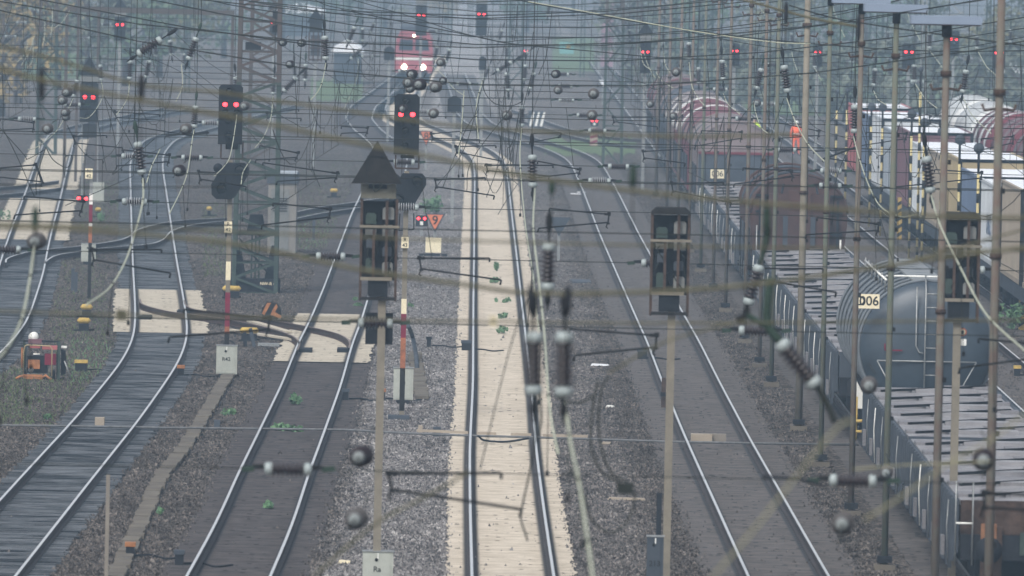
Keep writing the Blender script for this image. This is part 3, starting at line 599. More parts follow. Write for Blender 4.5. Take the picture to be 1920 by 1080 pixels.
# far signals: (lamp x, lamp y, width px, height px, pointed, grey panel)
FARS = [(225, 46, 21, 45, 1, 'hazy black signal with grey hood panel and two red lamps before green trees'), (790, 28, 21, 58, 1, 'hazy tall black signal with red lamps above the red locomotive'),
        (903, 27, 21, 60, 1, 'hazy black signal with red lamps standing right of the locomotive'), (1210, 97, 20, 60, 1, 'hazy signal with pointed hood and two red lamps beside the pink hoarding'),
        (1377, 95, 20, 42, 0, 'hazy signal with two red lamps above the brown round topped wagons'), (1533, 97, 18, 42, 0, 'hazy signal half hidden behind the thick pale pole'),
        (1704, 97, 25, 48, 0, 'hazy signal with two red lamps between two lamp poles above the containers'), (1788, 73, 21, 48, 0, 'highest red lit signal just behind the lamp pole'),
        (1873, 99, 23, 44, 0, 'red lit signal partly hidden by the outermost rusty pole'), (514, 42, 17, 36, 1, 'hazy signal behind the lattice mast')]
for (px, py, wp, hp, ptd, lab) in FARS:
    p = at(px, py, 6.0); d = proj(p)[2]; b = Vector((p.x, p.y, GZ)); t = thing('light_signal', b, lab, 'railway signal', 'distant light signals'); s = d / F
    q = lambda x, y, b=b, d=d: pt(x, y, d) - b
    c = q(px, py - hp * .33); head(t, 0, c.z, wp * s, hp * s, (.33,)); mb = MB(); mb.beam((0, .05, 0), (0, .05, c.z - hp * s + .05), .14, .14, M['galv']); mb.build('mast', t)
    if ptd: mb = MB(); mb.box(-wp * s / 2, wp * s / 2, -.1, 0, c.z + .02, c.z + .3, M['grey_relay']); mb.build('panel', t); triangle(t, 0, c.z + .34, wp * s * 1.5, wp * s * 1.1, 'black')
# pointed signal from the back, far
p = at(592, 60, 6.2); d = proj(p)[2]; s = d / F; t = thing('light_signal', (p.x, p.y, GZ), 'hazy signal back with steep pointed black board behind thin wires', 'railway signal', 'signals seen from the back')
q = lambda x, y: pt(x, y, d) - Vector((p.x, p.y, GZ))
triangle(t, 0, q(592, 43).z, 34 * s, 29 * s, 'black'); mb = MB(); mb.box(-12 * s, 12 * s, -.1, .1, q(592, 60).z, q(592, 43).z, M['black2']); mb.build('panel', t)
mb = MB()
for x in (-12, -4, 5, 12): mb.beam((x * s, 0, q(592, 115).z), (x * s, 0, q(592, 60).z), .07, .07, M['rust'])
for yy in (75, 90, 112): mb.beam((-12 * s, -.05, q(592, yy).z), (12 * s, -.05, q(592, yy).z), .07, .07, M['rust'])
mb.box(-9 * s, 9 * s, 0, .1, q(592, 105).z, q(592, 66).z, M['slate']); mb.build('frame', t); mb = MB(); mb.beam((0, .1, 0), (0, .1, q(592, 112).z), .15, .15, M['galv']); mb.build('mast', t)
# dark boards in the haze
for (px, py, wp, hp, lab) in ((730, 100, 20, 26, 'dark square signal back left of the red locomotive'), (905, 118, 14, 26, 'small dark signal back right of the locomotive'), (852, 195, 26, 30, 'low dark signal back above the pale track bend')):
    p = at(px, py, 4.5); d = proj(p)[2]; s = d / F; t = thing('signal_board', (p.x, p.y, GZ), lab, 'railway signal', 'distant signal backs'); z = p.z - GZ
    mb = MB(); c = wp * s / 2; mb.prism([(-c, z - hp * s / 2), (c, z - hp * s / 2), (c, z + hp * s * .3), (c * .3, z + hp * s / 2), (-c * .3, z + hp * s / 2), (-c, z + hp * s * .3)], -.05, .05, M['black']); mb.build('board', t)
    mb = MB(); mb.beam((0, .1, 0), (0, .1, z), .13, .13, M['galv']); mb.build('mast', t)
# low shunting lamps
for (px, py, hp, lab) in ((790, 412, 30, 'dark box with two small red lamps beside the orange triangle sign'), (1424, 0, 0, None), (1114, 228, 26, 'tiny red lit shunting signal on a striped post in haze'), (985, 97, 26, 'small red lit shunting signal far off beside the wire tangle')):
    if not lab: continue
    b = at(px, py + hp, GZ); d = proj(b)[2]; s = d / F; t = thing('shunting_signal', b, lab, 'railway signal', 'low shunting signals'); z = (pt(px, py, d) - b).z
    mb = MB(); mb.box(-.22, .22, -.1, .12, z - .25, z + .17, M['black']); o = mb.build('lamp_box', t)
    for dx in (-.12, .12): k = MB(); lens(k, (dx, -.11, z + .05), .055, M['red_on']); k.build('red_lamp', o)
    mb = MB(); mb.beam((0, 0, 0), (0, 0, z - .2), .12, .12, M['galv']); mb.box(-.06, .06, -.12, -.1, z - .2, z - .06, M['white']); mb.build('post', t)
# ---------------------------------------------------------------- lamp poles between the tracks
def spole(xm): return (xm - 881) / 8.0
PL = [(1866, 'pole_r', 13.2, .085, 0, 'thickest rusty steel pole nearest the right edge'), (1765, 'pole_r', 10.4, .085, 1, 'rusty lamp pole before the tank wagon, topped by the rightmost grey lamp box'), (1670, 'pole_g', 10.4, .075, 1, 'greenish lamp pole right of the D06 plate'),
      (1605, 'pole_r', 10.4, .075, 1, 'reddish lamp pole just left of the D06 plate'), (1546, 'pole_g', 10.4, .07, 1, 'greenish lamp pole against the silver decks, leftmost lamp box'), (1503, 'pole_c', 10.4, .105, 0, 'thick pale concrete pole before the brown hopper wagon'),
      (1450, 'pole_g', 10.4, .07, 0, 'light green pole at the left side of the brown hopper'), (1427, 'pole_r', 10.3, .065, 0, 'reddish pole just right of the D06 wagon end'), (1398, 'pole_r', 10.3, .07, 0, 'tan red pole crossing the D06 wagon end'), (1361, 'pole_r', 10.3, .065, 0, 'slim reddish pole left part of the D06 wagon'),
      (1337, 'pole_r', 10.3, .065, 0, 'slim reddish pole at the left edge of the D06 wagon'), (1313, 'pole_g', 10.3, .07, 0, 'thin greenish pole before the pale arched wagon roofs'), (1290, 'pole_r', 10.3, .07, 0, 'hazy reddish pole left of the arched wagon roofs'), (1268, 'pole_r', 10.3, .08, 0, 'hazy pole beside the brown wagons, fourteenth from the right'), (1247, 'pole_r', 10.3, .08, 0, 'leftmost but one faint pole beside the curve'), (1226, 'pole_r', 10.3, .08, 0, 'leftmost faint pole beyond the shiny curve')]
for xm, m, ht, r, lamp, lab in PL:
    s = spole(xm); d = F / s; t = thing('lamp_pole', (8.0, d, GZ), lab, 'lamp pole', 'steel lamp poles beside the freight train')
    r *= .85
    k = MB(); k.tube([(0, 0, 0), (0, 0, ht * .45), (0, 0, ht - GZ)], [r, r * .95, r * .8], M[m], 8); k.tube([(0, 0, ht * .55), (0, 0, ht * .55 + .08)], r * 1.25, M['rust'], 8); k.tube([(0, 0, 9.75), (0, 0, 9.85)], r * 1.3, M['rust'], 8); k.build('pole', t)
    k = MB(); k.box(-.2, .2, -.2, .2, 0, .12, M['duct']); k.box(-.14, .14, -.14, .14, .16, .28, M['under']); k.build('footing', t)
    k = MB(); k.tube([(-.26, 0, 9.62), (-.22, 0, 9.52), (-.05, 0, 9.55), (.05, 0, 9.55), (.22, 0, 9.52), (.26, 0, 9.62)], .025, M['rust'], 6); k.build('step_bar', t)
    for z in (2.6, 4.3, 6.2, 8.0): 
        k = MB(); k.bc((r + .02, -.02, z + .3), (.05, .06, .08), M['steel']); k.build('clamp', t)
    if lamp:
        k = MB(); k.tube([(0, 0, ht - GZ - .2), (0, 0, ht - GZ + .02)], r * 1.2, M['under'], 8); k.build('lamp_neck', t)
        k = MB(); k.box(-.62, .58, -.3, .5, ht - GZ + .02, ht - GZ + .16, M['lampp']); k.box(-.6, .56, -.28, .48, ht - GZ, ht - GZ + .02, M['rust']); k.build('lamp_box', t)
# ---------------------------------------------------------------- trains
def wheels(k, L_, m='under'):
    for y in (1.4, 3.2, L_ - 3.2, L_ - 1.4):
        for x in (-.75, .75): k.tube([(x - .06, y, .46), (x + .06, y, .46)], .46, M[m], 14)
    for y in (2.3, L_ - 2.3): k.box(-1.05, 1.05, y - 1.5, y + 1.5, .45, .85, M[m])
def buffers(t, y, z=1.05, s_=-1):
    for x in (-.87, .87):
        k = MB(); k.tube([(x, y, z), (x, y + s_ * .45, z)], .09, M['steel'], 8); k.tube([(x, y + s_ * .45, z), (x, y + s_ * .5, z)], .24, M['under'], 14); k.build('buffer', t)
def flat(y0, L_, lab, near=False):
    t = thing('flat_wagon', (10.15, y0, 0), lab, 'freight wagon', 'slatted deck wagons of the freight train')
    k = MB(); wheels(k, L_); k.box(-.4, .4, .5, L_ - .5, .9, 1.25, M['under']); k.build('running_gear', t)
    k = MB(); n = int(L_ / 3.6); st = L_ / n
    for s_ in (-1, 1):
        k.box(s_ * 1.42 - .04, s_ * 1.42 + .04, .3, L_ - .3, .95, 1.90, M['slate'])
        for i in range(int(L_ / .9)):
            y = .4 + i * .9; k.box(s_ * 1.48 - .03, s_ * 1.48 + .03, y, y + .12, .62 if i % 3 else .8, 1.92, M['slate'])
    k.build('side_wall', t)
    k = MB(); dk = [(1.93, 'silver'), (1.87, 'mesh_d'), (1.95, 'silver')]
    for i in range(n):
        a = i * st + .1; b = a + st - .1
        k.box(-1.36, 1.36, a, b, 1.80, 1.90, M['silver'])
        for j in range(10): y = a + .15 + j * (st - .3) / 10; k.box(-1.30, 1.30, y, y + .12, 1.895, 1.905, M['silver'])
        k.box(-1.36, -.5, a + st * .3, a + st * .52, 1.90, 1.96, M['mesh_d']); k.box(-.42, .9, a + st * .32, a + st * .5, 1.90, 1.98, M['silver']); k.box(.3, 1.36, a + st * .8, a + st * .97, 1.90, 1.97, M['mesh_d'])
        k.beam((-1.2, a + .2, 1.97), (1.2, b - .2, 1.97), .05, .05, M['steel'])
    k.build('deck', t)
    for i in range(int(L_ / 4)):
        y = 1 + i * 4
        k = MB(); k.tube([(-1.53, y, .7), (-1.56, y, 1.4), (-1.53, y + .1, 1.85)], .011, M['white' if i % 2 else 'galv'], 5); k.build('handrail', t)
        k = MB(); k.box(-1.56, -1.5, y + 2, y + 2.4, .75, 1.1, M['mesh_d']); k.build('side_box', t)
    buffers(t, 0); 
    k = MB(); k.box(-1.35, 1.35, -.06, .06, .85, 1.3, M['under']); k.box(-1.36, 1.36, .05, .14, 1.3, 1.9, M['rust' if near else 'slate'])
    k.box(-1.0, -.62, -.1, .0, .55, 1.45, M['rust'] if near else M['under']); k.build('end_frame', t)
    if near:
        k = MB(); k.tube([(-1.45, -.1, .75), (-1.45, -.1, 2.25), (-1.15, -.1, 2.25), (-1.15, -.1, .75)], .018, M['galv'], 6); k.tube([(-1.45, -.1, 1.5), (-1.15, -.1, 1.5)], .02, M['white'], 6); k.build('step_rail', t)
        k = MB(); k.box(-1.0, -.72, -.14, -.1, 1.0, 1.5, M['rust_coat']); k.build('coupling_guard', t)
        k = MB(); k.box(-.3, .5, -.1, -.06, .95, 1.35, M['green_steel']); k.build('end_plate', t)
    return t
dn = lambda s: F / s
flat(189, 22, 'nearest silver decked wagon, its rusty buffer end at the lower right corner', True)
flat(212, 22, 'silver decked dark sided wagon directly in front of the blue grey tank')
flat(252.5, 24, 'silver decked wagon hidden partly behind the D06 tank'); flat(278, 24, 'silver decked wagon midway between tank and brown hopper'); flat(303.5, 25, 'farthest silver decked wagon, touching the brown hopper')
# tank wagon
t = thing('tank_wagon', (10.15, 235.5, 0), 'large blue grey tank wagon with ribbed shell and D06 plate', 'tank wagon')
k = MB(); wheels(k, 16); k.box(-1.2, 1.2, 0, 16, 1.0, 1.3, M['under']); k.build('running_gear', t)
def cap(k, y0, y1, r0, zc, m, dome=.35, n=40):
    rs = [(y0 - dome, 0.02), (y0 - dome * .96, r0 * .35), (y0 - dome * .82, r0 * .65), (y0 - dome * .5, r0 * .88), (y0 - dome * .12, r0 * .985), (y0, r0), (y1, r0), (y1 + dome * .5, r0 * .8), (y1 + dome, .02)]
    vs = [(r * math.cos(i * 2 * math.pi / n), y, zc + r * math.sin(i * 2 * math.pi / n)) for y, r in rs for i in range(n)]
    k.add(vs, [(a * n + i, a * n + (i + 1) % n, (a + 1) * n + (i + 1) % n, (a + 1) * n + i) for a in range(len(rs) - 1) for i in range(n)], m, True)
k = MB(); cap(k, .9, 15.2, 1.47, 2.68, M['blue_t']); o = k.build('tank_shell', t)
for y in (1.0, 2.4, 4.0, 5.6, 7.4, 9.2, 11.2, 13.2, 15.0):
    k = MB(); k.tube([(1.5 * math.cos(a * math.pi / 24), y, 2.68 + 1.5 * math.sin(a * math.pi / 24)) for a in range(-6, 31)], .04, M['hoop'], 6); k.build('rib', o)
k = MB(); k.tube([(-.9, 1.5, 4.16), (-.9, 14.5, 4.16)], .025, M['white'], 5); k.tube([(.9, 1.5, 4.16), (.9, 14.5, 4.16)], .025, M['white'], 5); k.box(-.35, .35, 1.2, 14.8, 4.16, 4.2, M['galv'])
for y in range(2, 15, 2): k.tube([(-.9, y, 3.85), (-.9, y, 4.25)], .02, M['galv'], 5); k.tube([(.9, y, 3.85), (.9, y, 4.25)], .02, M['galv'], 5)
k.tube([(-.9, 1.5, 4.25), (.9, 1.5, 4.25)], .022, M['white'], 5); k.build('walkway', t)
k = MB()
for x in (-.05, .32): k.tube([(x, .45, 1.1), (x, .45, 4.0), (x, .9, 4.3)], .02, M['galv'], 5)
for i in range(10): z = 1.2 + i * .3; k.tube([(-.05, .45, z), (.32, .45, z)], .014, M['galv'], 5)
k.build('ladder', t)
k = MB(); k.tube([(-.25, .5, 4.05), (-.25, .5, 2.75), (-.18, .48, 2.6), (-.08, .48, 2.58)], .02, M['galv'], 5); k.tube([(-1.1, .52, 2.4), (1.1, .52, 2.4)], .02, M['galv'], 5)
k.tube([(-1.1, .52, 2.4), (-.6, .4, 1.5)], .016, M['galv'], 5); k.tube([(1.1, .52, 2.4), (.6, .4, 1.5)], .016, M['galv'], 5); k.box(-1.3, 1.3, .35, .45, 1.28, 1.36, M['galv']); k.build('end_pipes', t)
k = MB(); k.box(-.95, -.92, .5, .55, 2.62, 2.78, M['redp']); k.box(-.95, -.55, .5, .53, 2.62, 2.65, M['redp']); k.build('red_marking', t)
k = MB(); k.tube([(-1.5, 1.4, .6), (-1.5, 1.4, 1.55)], .03, M['yellow'], 6); k.tube([(-1.6, 1.3, 1.0), (-1.0, 1.3, 1.05)], .04, M['yellow'], 6); k.tube([(-1.6, .9, .8), (-1.1, .9, .8)], .035, M['yellow'], 6); k.build('brake_handle', t)
k = MB(); k.prism([(-1.55, 1.25), (-1.15, 1.25), (-1.5, 1.9)], 2.2, 2.3, M['white']); k.build('corner_plate', t)
buffers(t, 0); k = MB(); k.box(-1.4, 1.4, -.05, .08, .8, 1.35, M['under']); k.build('end_beam', t)
P = pt(1632, 565, dn(84.75)); k = MB(); k.box(-.26, .2, -.02, 0, -.16, .16, M['plate']); o = k.build('number_plate', t, P - Vector((10.15, 235.5, 0))); text('number', '006', .29, M['txt'], o, (-.03, -.022, 0), ext=.002)
text('number', 'D', .29, M['txt'], o, (-.22, -.024, 0), ext=.002).hide_render = False
o.children[0].data.materials  # keep
# hopper and round roofed wagons
def arch(w_, z0, z1, zt, n=14):
    return [(-w_, z0), (w_, z0), (w_, z1)] + [(w_ * math.cos(a * math.pi / n), z1 + (zt - z1) * math.sin(a * math.pi / n)) for a in range(1, n)] + [(-w_, z1)]
def hopper(y0, L_, lab, body='brown_w', roof='tarp', plate_=False, bulge=True):
    t = thing('hopper_wagon', (10.15, y0, 0), lab, 'freight wagon', 'round topped wagons of the freight train')
    k = MB(); wheels(k, L_); k.box(-.9, .9, 0, L_, .9, 1.2, M['under']); k.build('running_gear', t)
    k = MB()
    if bulge: k.prism([(-1.05, 1.1), (1.05, 1.1), (1.42, 1.9), (1.5, 2.6), (1.5, 3.0)] + [(1.5 * math.cos(a * math.pi / 14), 3.0 + 1.15 * math.sin(a * math.pi / 14)) for a in range(1, 14)] + [(-1.5, 3.0), (-1.5, 2.6), (-1.42, 1.9)], .6, L_ - .6, M[body])
    else: k.prism(arch(1.48, 1.1, 3.0, 4.25), .6, L_ - .6, M[body])
    b = k.build('body', t)
    k = MB()
    if bulge: k.box(-.95, .95, .2, .6, 1.1, 3.6, M[body])
    if bulge:
        for z in (1.7, 2.35, 3.0, 3.5): k.box(-1.35, 1.35, .5, .6, z, z + .07, M['under'])
        for x in (-1.2, -.55, .55, 1.2): k.box(x - .04, x + .04, .46, .5, 1.15, 3.4, M['under'])
        k.box(-.5, .5, .12, .2, 2.0, 2.9, M['slate']); k.tube([(-1.3, .4, 1.0), (-1.3, .4, 2.6)], .025, M['galv'], 5); k.tube([(1.3, .4, 1.0), (1.3, .4, 2.2)], .03, M['white'], 5)
        k.box(-.35, .35, .1, .2, 1.15, 3.7, M[body]); k.tube([(-1.02, .5, 1.2), (-.5, .3, 3.9)], .04, M['under'], 6); k.tube([(1.02, .5, 1.2), (.5, .3, 3.9)], .04, M['under'], 6)
    else: k.box(-1.44, 1.44, .45, .6, 2.95, 3.05, M['maroon']); k.box(-1.44, 1.44, .5, .6, 1.1, 2.95, M['slate'])
    k.build('end_wall', b)
    nb = 4
    for i in range(nb + 1):
        k = MB(); y = .62 + i * (L_ - 1.24) / nb
        k.tube([(1.5 * math.cos(a * math.pi / 18), y, 3.0 + 1.2 * math.sin(a * math.pi / 18)) for a in range(19)], .05, M['slate' if i % 2 else roof], 6); k.build('roof_hoop', b)
    for i in range(5):
        y = 1.2 + i * (L_ - 2) / 5; k = MB(); k.box(-1.55, -1.5, y, y + .25, 1.3, 2.5, M['slate' if i % 2 else 'under']); k.tube([(-1.52, y + .1, .7), (-1.54, y + .1, 1.9)], .012, M['galv'], 5); k.build('side_fitting', t)
    buffers(t, 0); k = MB(); k.box(-1.35, 1.35, -.05, .08, .85, 1.3, M['under']); k.build('end_beam', t)
    if plate_:
        k = MB(); k.box(-.62, -.08, -.02, 0, -.17, .17, M['plate']); o = k.build('number_plate', t, (-.35, .1, 2.2)); text('number', '006', .30, M['txt'], o, (-.35, -.022, 0), ext=.002)
    else: text('lettering', 'E 7200\n02 37', .16, M['plate'], t, (.1, .08, 1.5), ext=.002)
    return t
hopper(330, 15, 'rusty brown bulging hopper wagon behind the silver decks', 'brown_w', 'brown_w')
for y, l in ((347, 'low dark sided deck wagon behind the brown hopper'), (368.5, 'second low deck wagon beyond the brown hopper'), (390, 'low deck wagon coupled to the D06 wagon')): flat(y, 20.5, l)
y = 346.5; ks = ['second brown hopper wagon hidden behind the first', 'third brown hopper wagon in the row', 'fourth brown wagon just before the D06 wagon']
y = 411
hopper(y, 16, 'dark wagon with maroon arched top and 006 plate on its end', 'tarp', 'tarp', True, False); y += 17.5
for i, (l, bd, rf) in enumerate((('wagon with pale tarpaulin roof right behind the D06 wagon', 'maroon', 'tarp'), ('red sided wagon with pale arched roof', 'maroon', 'tank_w'), ('grey arched wagon beyond the red one', 'tarp', 'tank_w'), ('third from last arched wagon in haze', 'slate', 'tarp'), ('last but one arched wagon fading in haze', 'brown_w', 'tarp'), ('farthest arched wagon of the freight train', 'tarp', 'maroon'))):
    hopper(y, 16, l, bd, rf, False, False); y += 17.5
# containers on track 8 and striped tanks on track 9
CC = [(322, 'cta', 'tan container cut off by the right edge'), (335, 'cta', 'tan and grey container at the right edge'), (348, 'cwh', 'nearest white container with lettered side'), (360.8, 'cbl', 'blue container standing behind the white one'), (373.6, 'cye', 'yellow container in the middle of the row'), (386.4, 'cta', 'tan container next behind the yellow one'),
      (399, 'cwh', 'white container between tan and plum ones'), (412, 'cpu', 'plum brown container behind the tan ones'), (424.8, 'cgr', 'light grey container with white roof'), (437.6, 'cwh', 'pale container near the far end of the row'), (450.5, 'cbl', 'bright blue container near the far end'), (463.5, 'cre', 'red ended container at the far end of the row')]
for i, (y, m, lab) in enumerate(CC):
    y = 322 + (i - 1) * 13.9 if i else 308
    hh = (.0, .3, 0, 0, .25, .05, 0, .3, 0, .28, .1, .2)[i]
    t = thing('container', (17.8, y, 1.2), lab, 'shipping container', 'shipping containers on the second train'); L_ = 12.19
    k = MB(); n = 26
    for s_ in (-1, 1):
        prof = []
        for j in range(n): a = .2 + j * (L_ - .4) / n; prof += [(s_ * 1.2, a), (s_ * 1.2, a + .22), (s_ * 1.165, a + .27), (s_ * 1.165, a + .42)]
        vs = [(x, yy, .15) for x, yy in prof] + [(x, yy, 2.5 + hh) for x, yy in prof]; q_ = len(prof); k.add(vs, [(j, j + 1, q_ + j + 1, q_ + j) for j in range(q_ - 1)], M[m])
    k.box(-1.16, 1.16, .02, .06, .15, 2.5 + hh, M[m]); k.box(-1.16, 1.16, L_ - .06, L_ - .02, .15, 2.5 + hh, M[m]); k.build('wall', t)
    k = MB()
    for x in (-1.16, 1.16):
        for yy in (.06, L_ - .06): k.box(x - .06, x + .06, yy - .06, yy + .06, 0, 2.59 + hh, M['steel'])
    for x in (-1.17, 1.17): k.box(x - .05, x + .05, .12, L_ - .12, 0, .15, M[m]); k.box(x - .05, x + .05, .12, L_ - .12, 2.5 + hh, 2.585 + hh, M[m]); k.box(-1.1, 1.1, .0, .12, 2.48 + hh, 2.585 + hh, M['steel'])
    k.build('frame', t)
    k = MB(); k.box(-1.12, 1.12, .12, L_ - .12, 2.52 + hh, 2.56 + hh, M['roofw']); k.build('roof', t)
    k = MB()
    for x in (-.55, -.2, .2, .55): k.tube([(x, -.03, .2), (x, -.03, 2.45)], .02, M['galv'], 5)
    k.build('door_bar', t)
    if m == 'cwh' and i == 2: text('lettering', 'CARGO', .9, M['cbl'], t, (-1.215, 6, 1.2), (math.pi / 2, 0, -math.pi / 2))
for i in range(5):
    y = 308 + i * 28.6; t = thing('container_wagon', (17.8, y, 0), ['wagon at the right edge carrying tan containers', 'wagon under the white and blue containers', 'wagon carrying the yellow container', 'wagon below the plum container', 'farthest wagon under blue and red containers'][i], 'freight wagon', 'wagons under the containers')
    
    for yb in (2.3, 25.7):
        k = MB(); k.box(-1.05, 1.05, yb - 1.5, yb + 1.5, .45, .85, M['under'])
        for yy in (yb - .9, yb + .9):
            for x in (-.75, .75): k.tube([(x - .06, yy, .46), (x + .06, yy, .46)], .46, M['under'], 14)
        k.build('bogie', t)
    k = MB(); k.box(-1.2, -.9, 0, 28.3, .75, 1.17, M['slate']); k.box(.9, 1.2, 0, 28.3, .75, 1.17, M['slate']); k.box(-1.2, 1.2, 0, .3, .75, 1.17, M['slate']); k.build('frame', t)
TK = [(352, 'tank_w', 'tank_w'), (369, 'tank_w', 'slate'), (386, 'tank_w', 'tank_w'), (403, 'tarp', 'maroon'), (420, 'maroon', 'tarp'), (437, 'maroon', 'tank_w'), (454, 'tank_w', 'tank_w'), (471, 'tank_w', 'tank_w')]
for i, (y, m, m2) in enumerate(TK):
    t = thing('tank_wagon', (22.6, y, 0), ['pale grey tank wagon cut by the right edge', 'second pale tank wagon from the right edge', 'pale tank wagon with a dark hoop', 'pale tank wagon with maroon bands', 'maroon tank wagon with a grey band', 'maroon tank wagon behind the banded one', 'white topped tank wagon over the containers', 'farthest white tank wagon'][i], 'tank wagon', 'tank wagons behind the containers')
    k = MB(); wheels(k, 15.5); k.box(-1, 1, 0, 15.5, .95, 1.2, M['under']); k.build('running_gear', t); k = MB(); cap(k, .8, 14.7, 1.52, 2.75, M[m], .3, 28); o = k.build('tank_shell', t)
    for yy in (2.2, 6.5, 10.8):
        k = MB(); n = 28; r = 1.535; vs = [(r * math.cos(j * 2 * math.pi / n), a, 2.75 + r * math.sin(j * 2 * math.pi / n)) for a in (yy, yy + 1.6) for j in range(n)]; k.add(vs, [(j, (j + 1) % n, n + (j + 1) % n, n + j) for j in range(n)], M[m2], True); k.build('painted_band', o)
# yellow and black marker posts along the containers
MP = [(1652, 188, 30), (1648, 200, 0), (1679, 214, 1), (1703, 214, 0), (1725, 230, 1), (1761, 248, 0), (1794, 270, 0), (1830, 276, 1), (1688, 350, 2), (1888, 415, 2), (1562, 168, 0), (1581, 166, 0)]
for i, (px, py, kind) in enumerate([(1627, 200, 1), (1648, 202, 1), (1703, 214, 1), (1727, 230, 1), (1761, 247, 1), (1794, 262, 1), (1830, 278, 1), (1581, 170, 0), (1562, 172, 0), (1718, 130, 0)]):
    X = 15.95 if px > 1590 else 15.5
    s = (px - 881) / X; d = F / s; t = thing('marker_post', (X, d, GZ), where('yellow and black banded post', px, py), 'marker post', 'banded posts beside the containers'); z1 = pt(px, py, d).z - GZ
    k = MB(); k.tube([(0, 0, 0), (0, 0, z1 - .8)], .045, M['post_y'], 8); o = k.build('post', t)
    z = .4
    while z < z1 - 1.2: k = MB(); k.tube([(0, 0, z), (0, 0, z + .3)], .05, M['txt'], 8); k.build('black_band', o); z += .62
    k = MB(); k.tube([(0, 0, z1 - .8), (0, 0, z1 - .1)], .045, M['steel'], 6); k.tube([(0, -.05, z1), (0, .05, z1)], .17 if kind else .1, M['slate'], 14); k.build('disc', t)
for (px, py0, py1) in ((1686, 370, 450), (1915, 490, 620), (1744, 395, 440)):
    b = at(px, py1, GZ); d = proj(b)[2]; h_ = (py1 - py0) * d / F; t = thing('striped_post', b, where('short black and yellow diagonally striped post', px, py0), 'marker post', 'short striped posts')
    k = MB(); k.box(-.09, .09, -.05, .05, 0, h_, M['yellow']); o = k.build('post', t); k = MB(); z = .1
    while z < h_ - .2: k.add([(-.092, -.054, z), (.092, -.054, z + .12), (.092, -.054, z + .26), (-.092, -.054, z + .14)], [(0, 1, 2, 3)], M['txt']); z += .3
    k.build('stripe', o)
# ---------------------------------------------------------------- red locomotive
p = at(775, 149, 0); Y0 = F / 27.5; t = thing('locomotive', (pt(776, 100, Y0).x, Y0, 0), 'hazy red locomotive front with two white headlights far down the line', 'locomotive'); t.scale.x = .86
k = MB(); k.prism([(-1.5, 1.0), (1.5, 1.0), (1.5, 2.5), (1.38, 3.3), (1.1, 3.8), (-1.1, 3.8), (-1.38, 3.3), (-1.5, 2.5)], 0, 18, M['loco_red']); k.box(-1.5, 1.5, -.05, 0, 1.85, 2.0, M['white']); k.build('body', t)
k = MB(); k.prism([(-1.2, 2.5), (-.1, 2.5), (-.1, 3.25), (-1.1, 3.25)], -.04, 0.02, M['glass']); k.prism([(.1, 2.5), (1.2, 2.5), (1.1, 3.25), (.1, 3.25)], -.04, .02, M['glass']); k.build('windscreen', t)
k = MB(); k.box(-1.3, 1.3, -.1, .3, .3, .95, M['under']); wheels(k, 18); k.box(-1.1, 1.1, 1, 17, 3.8, 4.1, M['slate']); k.build('underframe', t)
for x in (-.75, .75): k = MB(); k.tube([(x, -.1, 1.35), (x, 0, 1.35)], .2, M['white_on'], 12); k.build('headlight', t)
k = MB(); k.tube([(0, -.06, 3.5), (0, 0, 3.5)], .1, M['white_on'], 10); k.build('headlight', t); buffers(t, 0, 1.0)
# ---------------------------------------------------------------- lattice mast and gantry
def lattice(t, w0, w1, h_, m0, m1, n=16, y=0):
    k = MB(); k2 = MB(); zs = [h_ * i / n for i in range(n + 1)]
    for i in range(n):
        a, b = zs[i], zs[i + 1]; wa = w0 + (w1 - w0) * a / h_; wb = w0 + (w1 - w0) * b / h_; K, mm = (k, m0) if a < h_ * .5 else (k2, m1)
        for sx in (-1, 1):
            for sy in (-1, 1): K.beam((sx * wa / 2, sy * wa / 2, a), (sx * wb / 2, sy * wb / 2, b), .13, .13, M[mm])
        for sy in (-1, 1):
            d_ = 1 if i % 2 else -1; K.beam((-d_ * wa / 2, sy * wa / 2, a), (d_ * wb / 2, sy * wb / 2, b), .075, .075, M[mm]); K.beam((sy * wa / 2, -d_ * wa / 2, a), (sy * wb / 2, d_ * wb / 2, b), .075, .075, M[mm])
            if i % 2 == 0: K.beam((-wa / 2, sy * wa / 2, a), (wa / 2, sy * wa / 2, a), .05, .05, M[mm])
    k.build('lower_lattice', t); k2.build('upper_lattice', t)
b = at(478, 548, GZ); t = thing('lattice_mast', b, 'tall overhead line lattice mast, green below and rusty red above, on a dark pyramid foot', 'lattice mast')
lattice(t, 1.35, 1.2, 13.5, 'green_steel', 'red_steel', 28)
k = MB(); k.box(-.8, .8, -.6, .6, 0, .45, M['under']); k.prism([(-.75, .45), (-.3, .45), (-.5, 1.5), (-.62, 1.5)], -.4, .4, M['under']); k.prism([(.3, .45), (.75, .45), (.62, 1.5), (.5, 1.5)], -.4, .4, M['under']); k.box(-.62, .62, -.6, .5, 1.85, 1.95, M['green_steel'])
k.prism([(-.3, 1.95), (.3, 1.95), (.2, 2.5), (-.2, 2.5)], -.3, .3, M['under'])
for x in (-.12, 0, .12): k.beam((x, -.3, .45), (x, -.3, 1.85), .05, .05, M['green_steel'])
k.beam((-.5, -.45, 1.7), (.45, -.45, .6), .06, .06, M['under']); k.build('mast_foot', t); text('lettering', 'NW-R 42', .14, M['plate'], t, (.45, -.61, .3))
for (z, x0, x1) in ((10.4, -1.0, .4), (9.6, -.7, .2), (11.2, -.2, 1.2)): k = MB(); k.beam((x0, -.5, z), (x1, -.5, z), .1, .1, M['rust']); k.bc((x0 + .3, -.55, z + .12), (.3, .2, .18), M['under']); k.build('cross_arm', t)
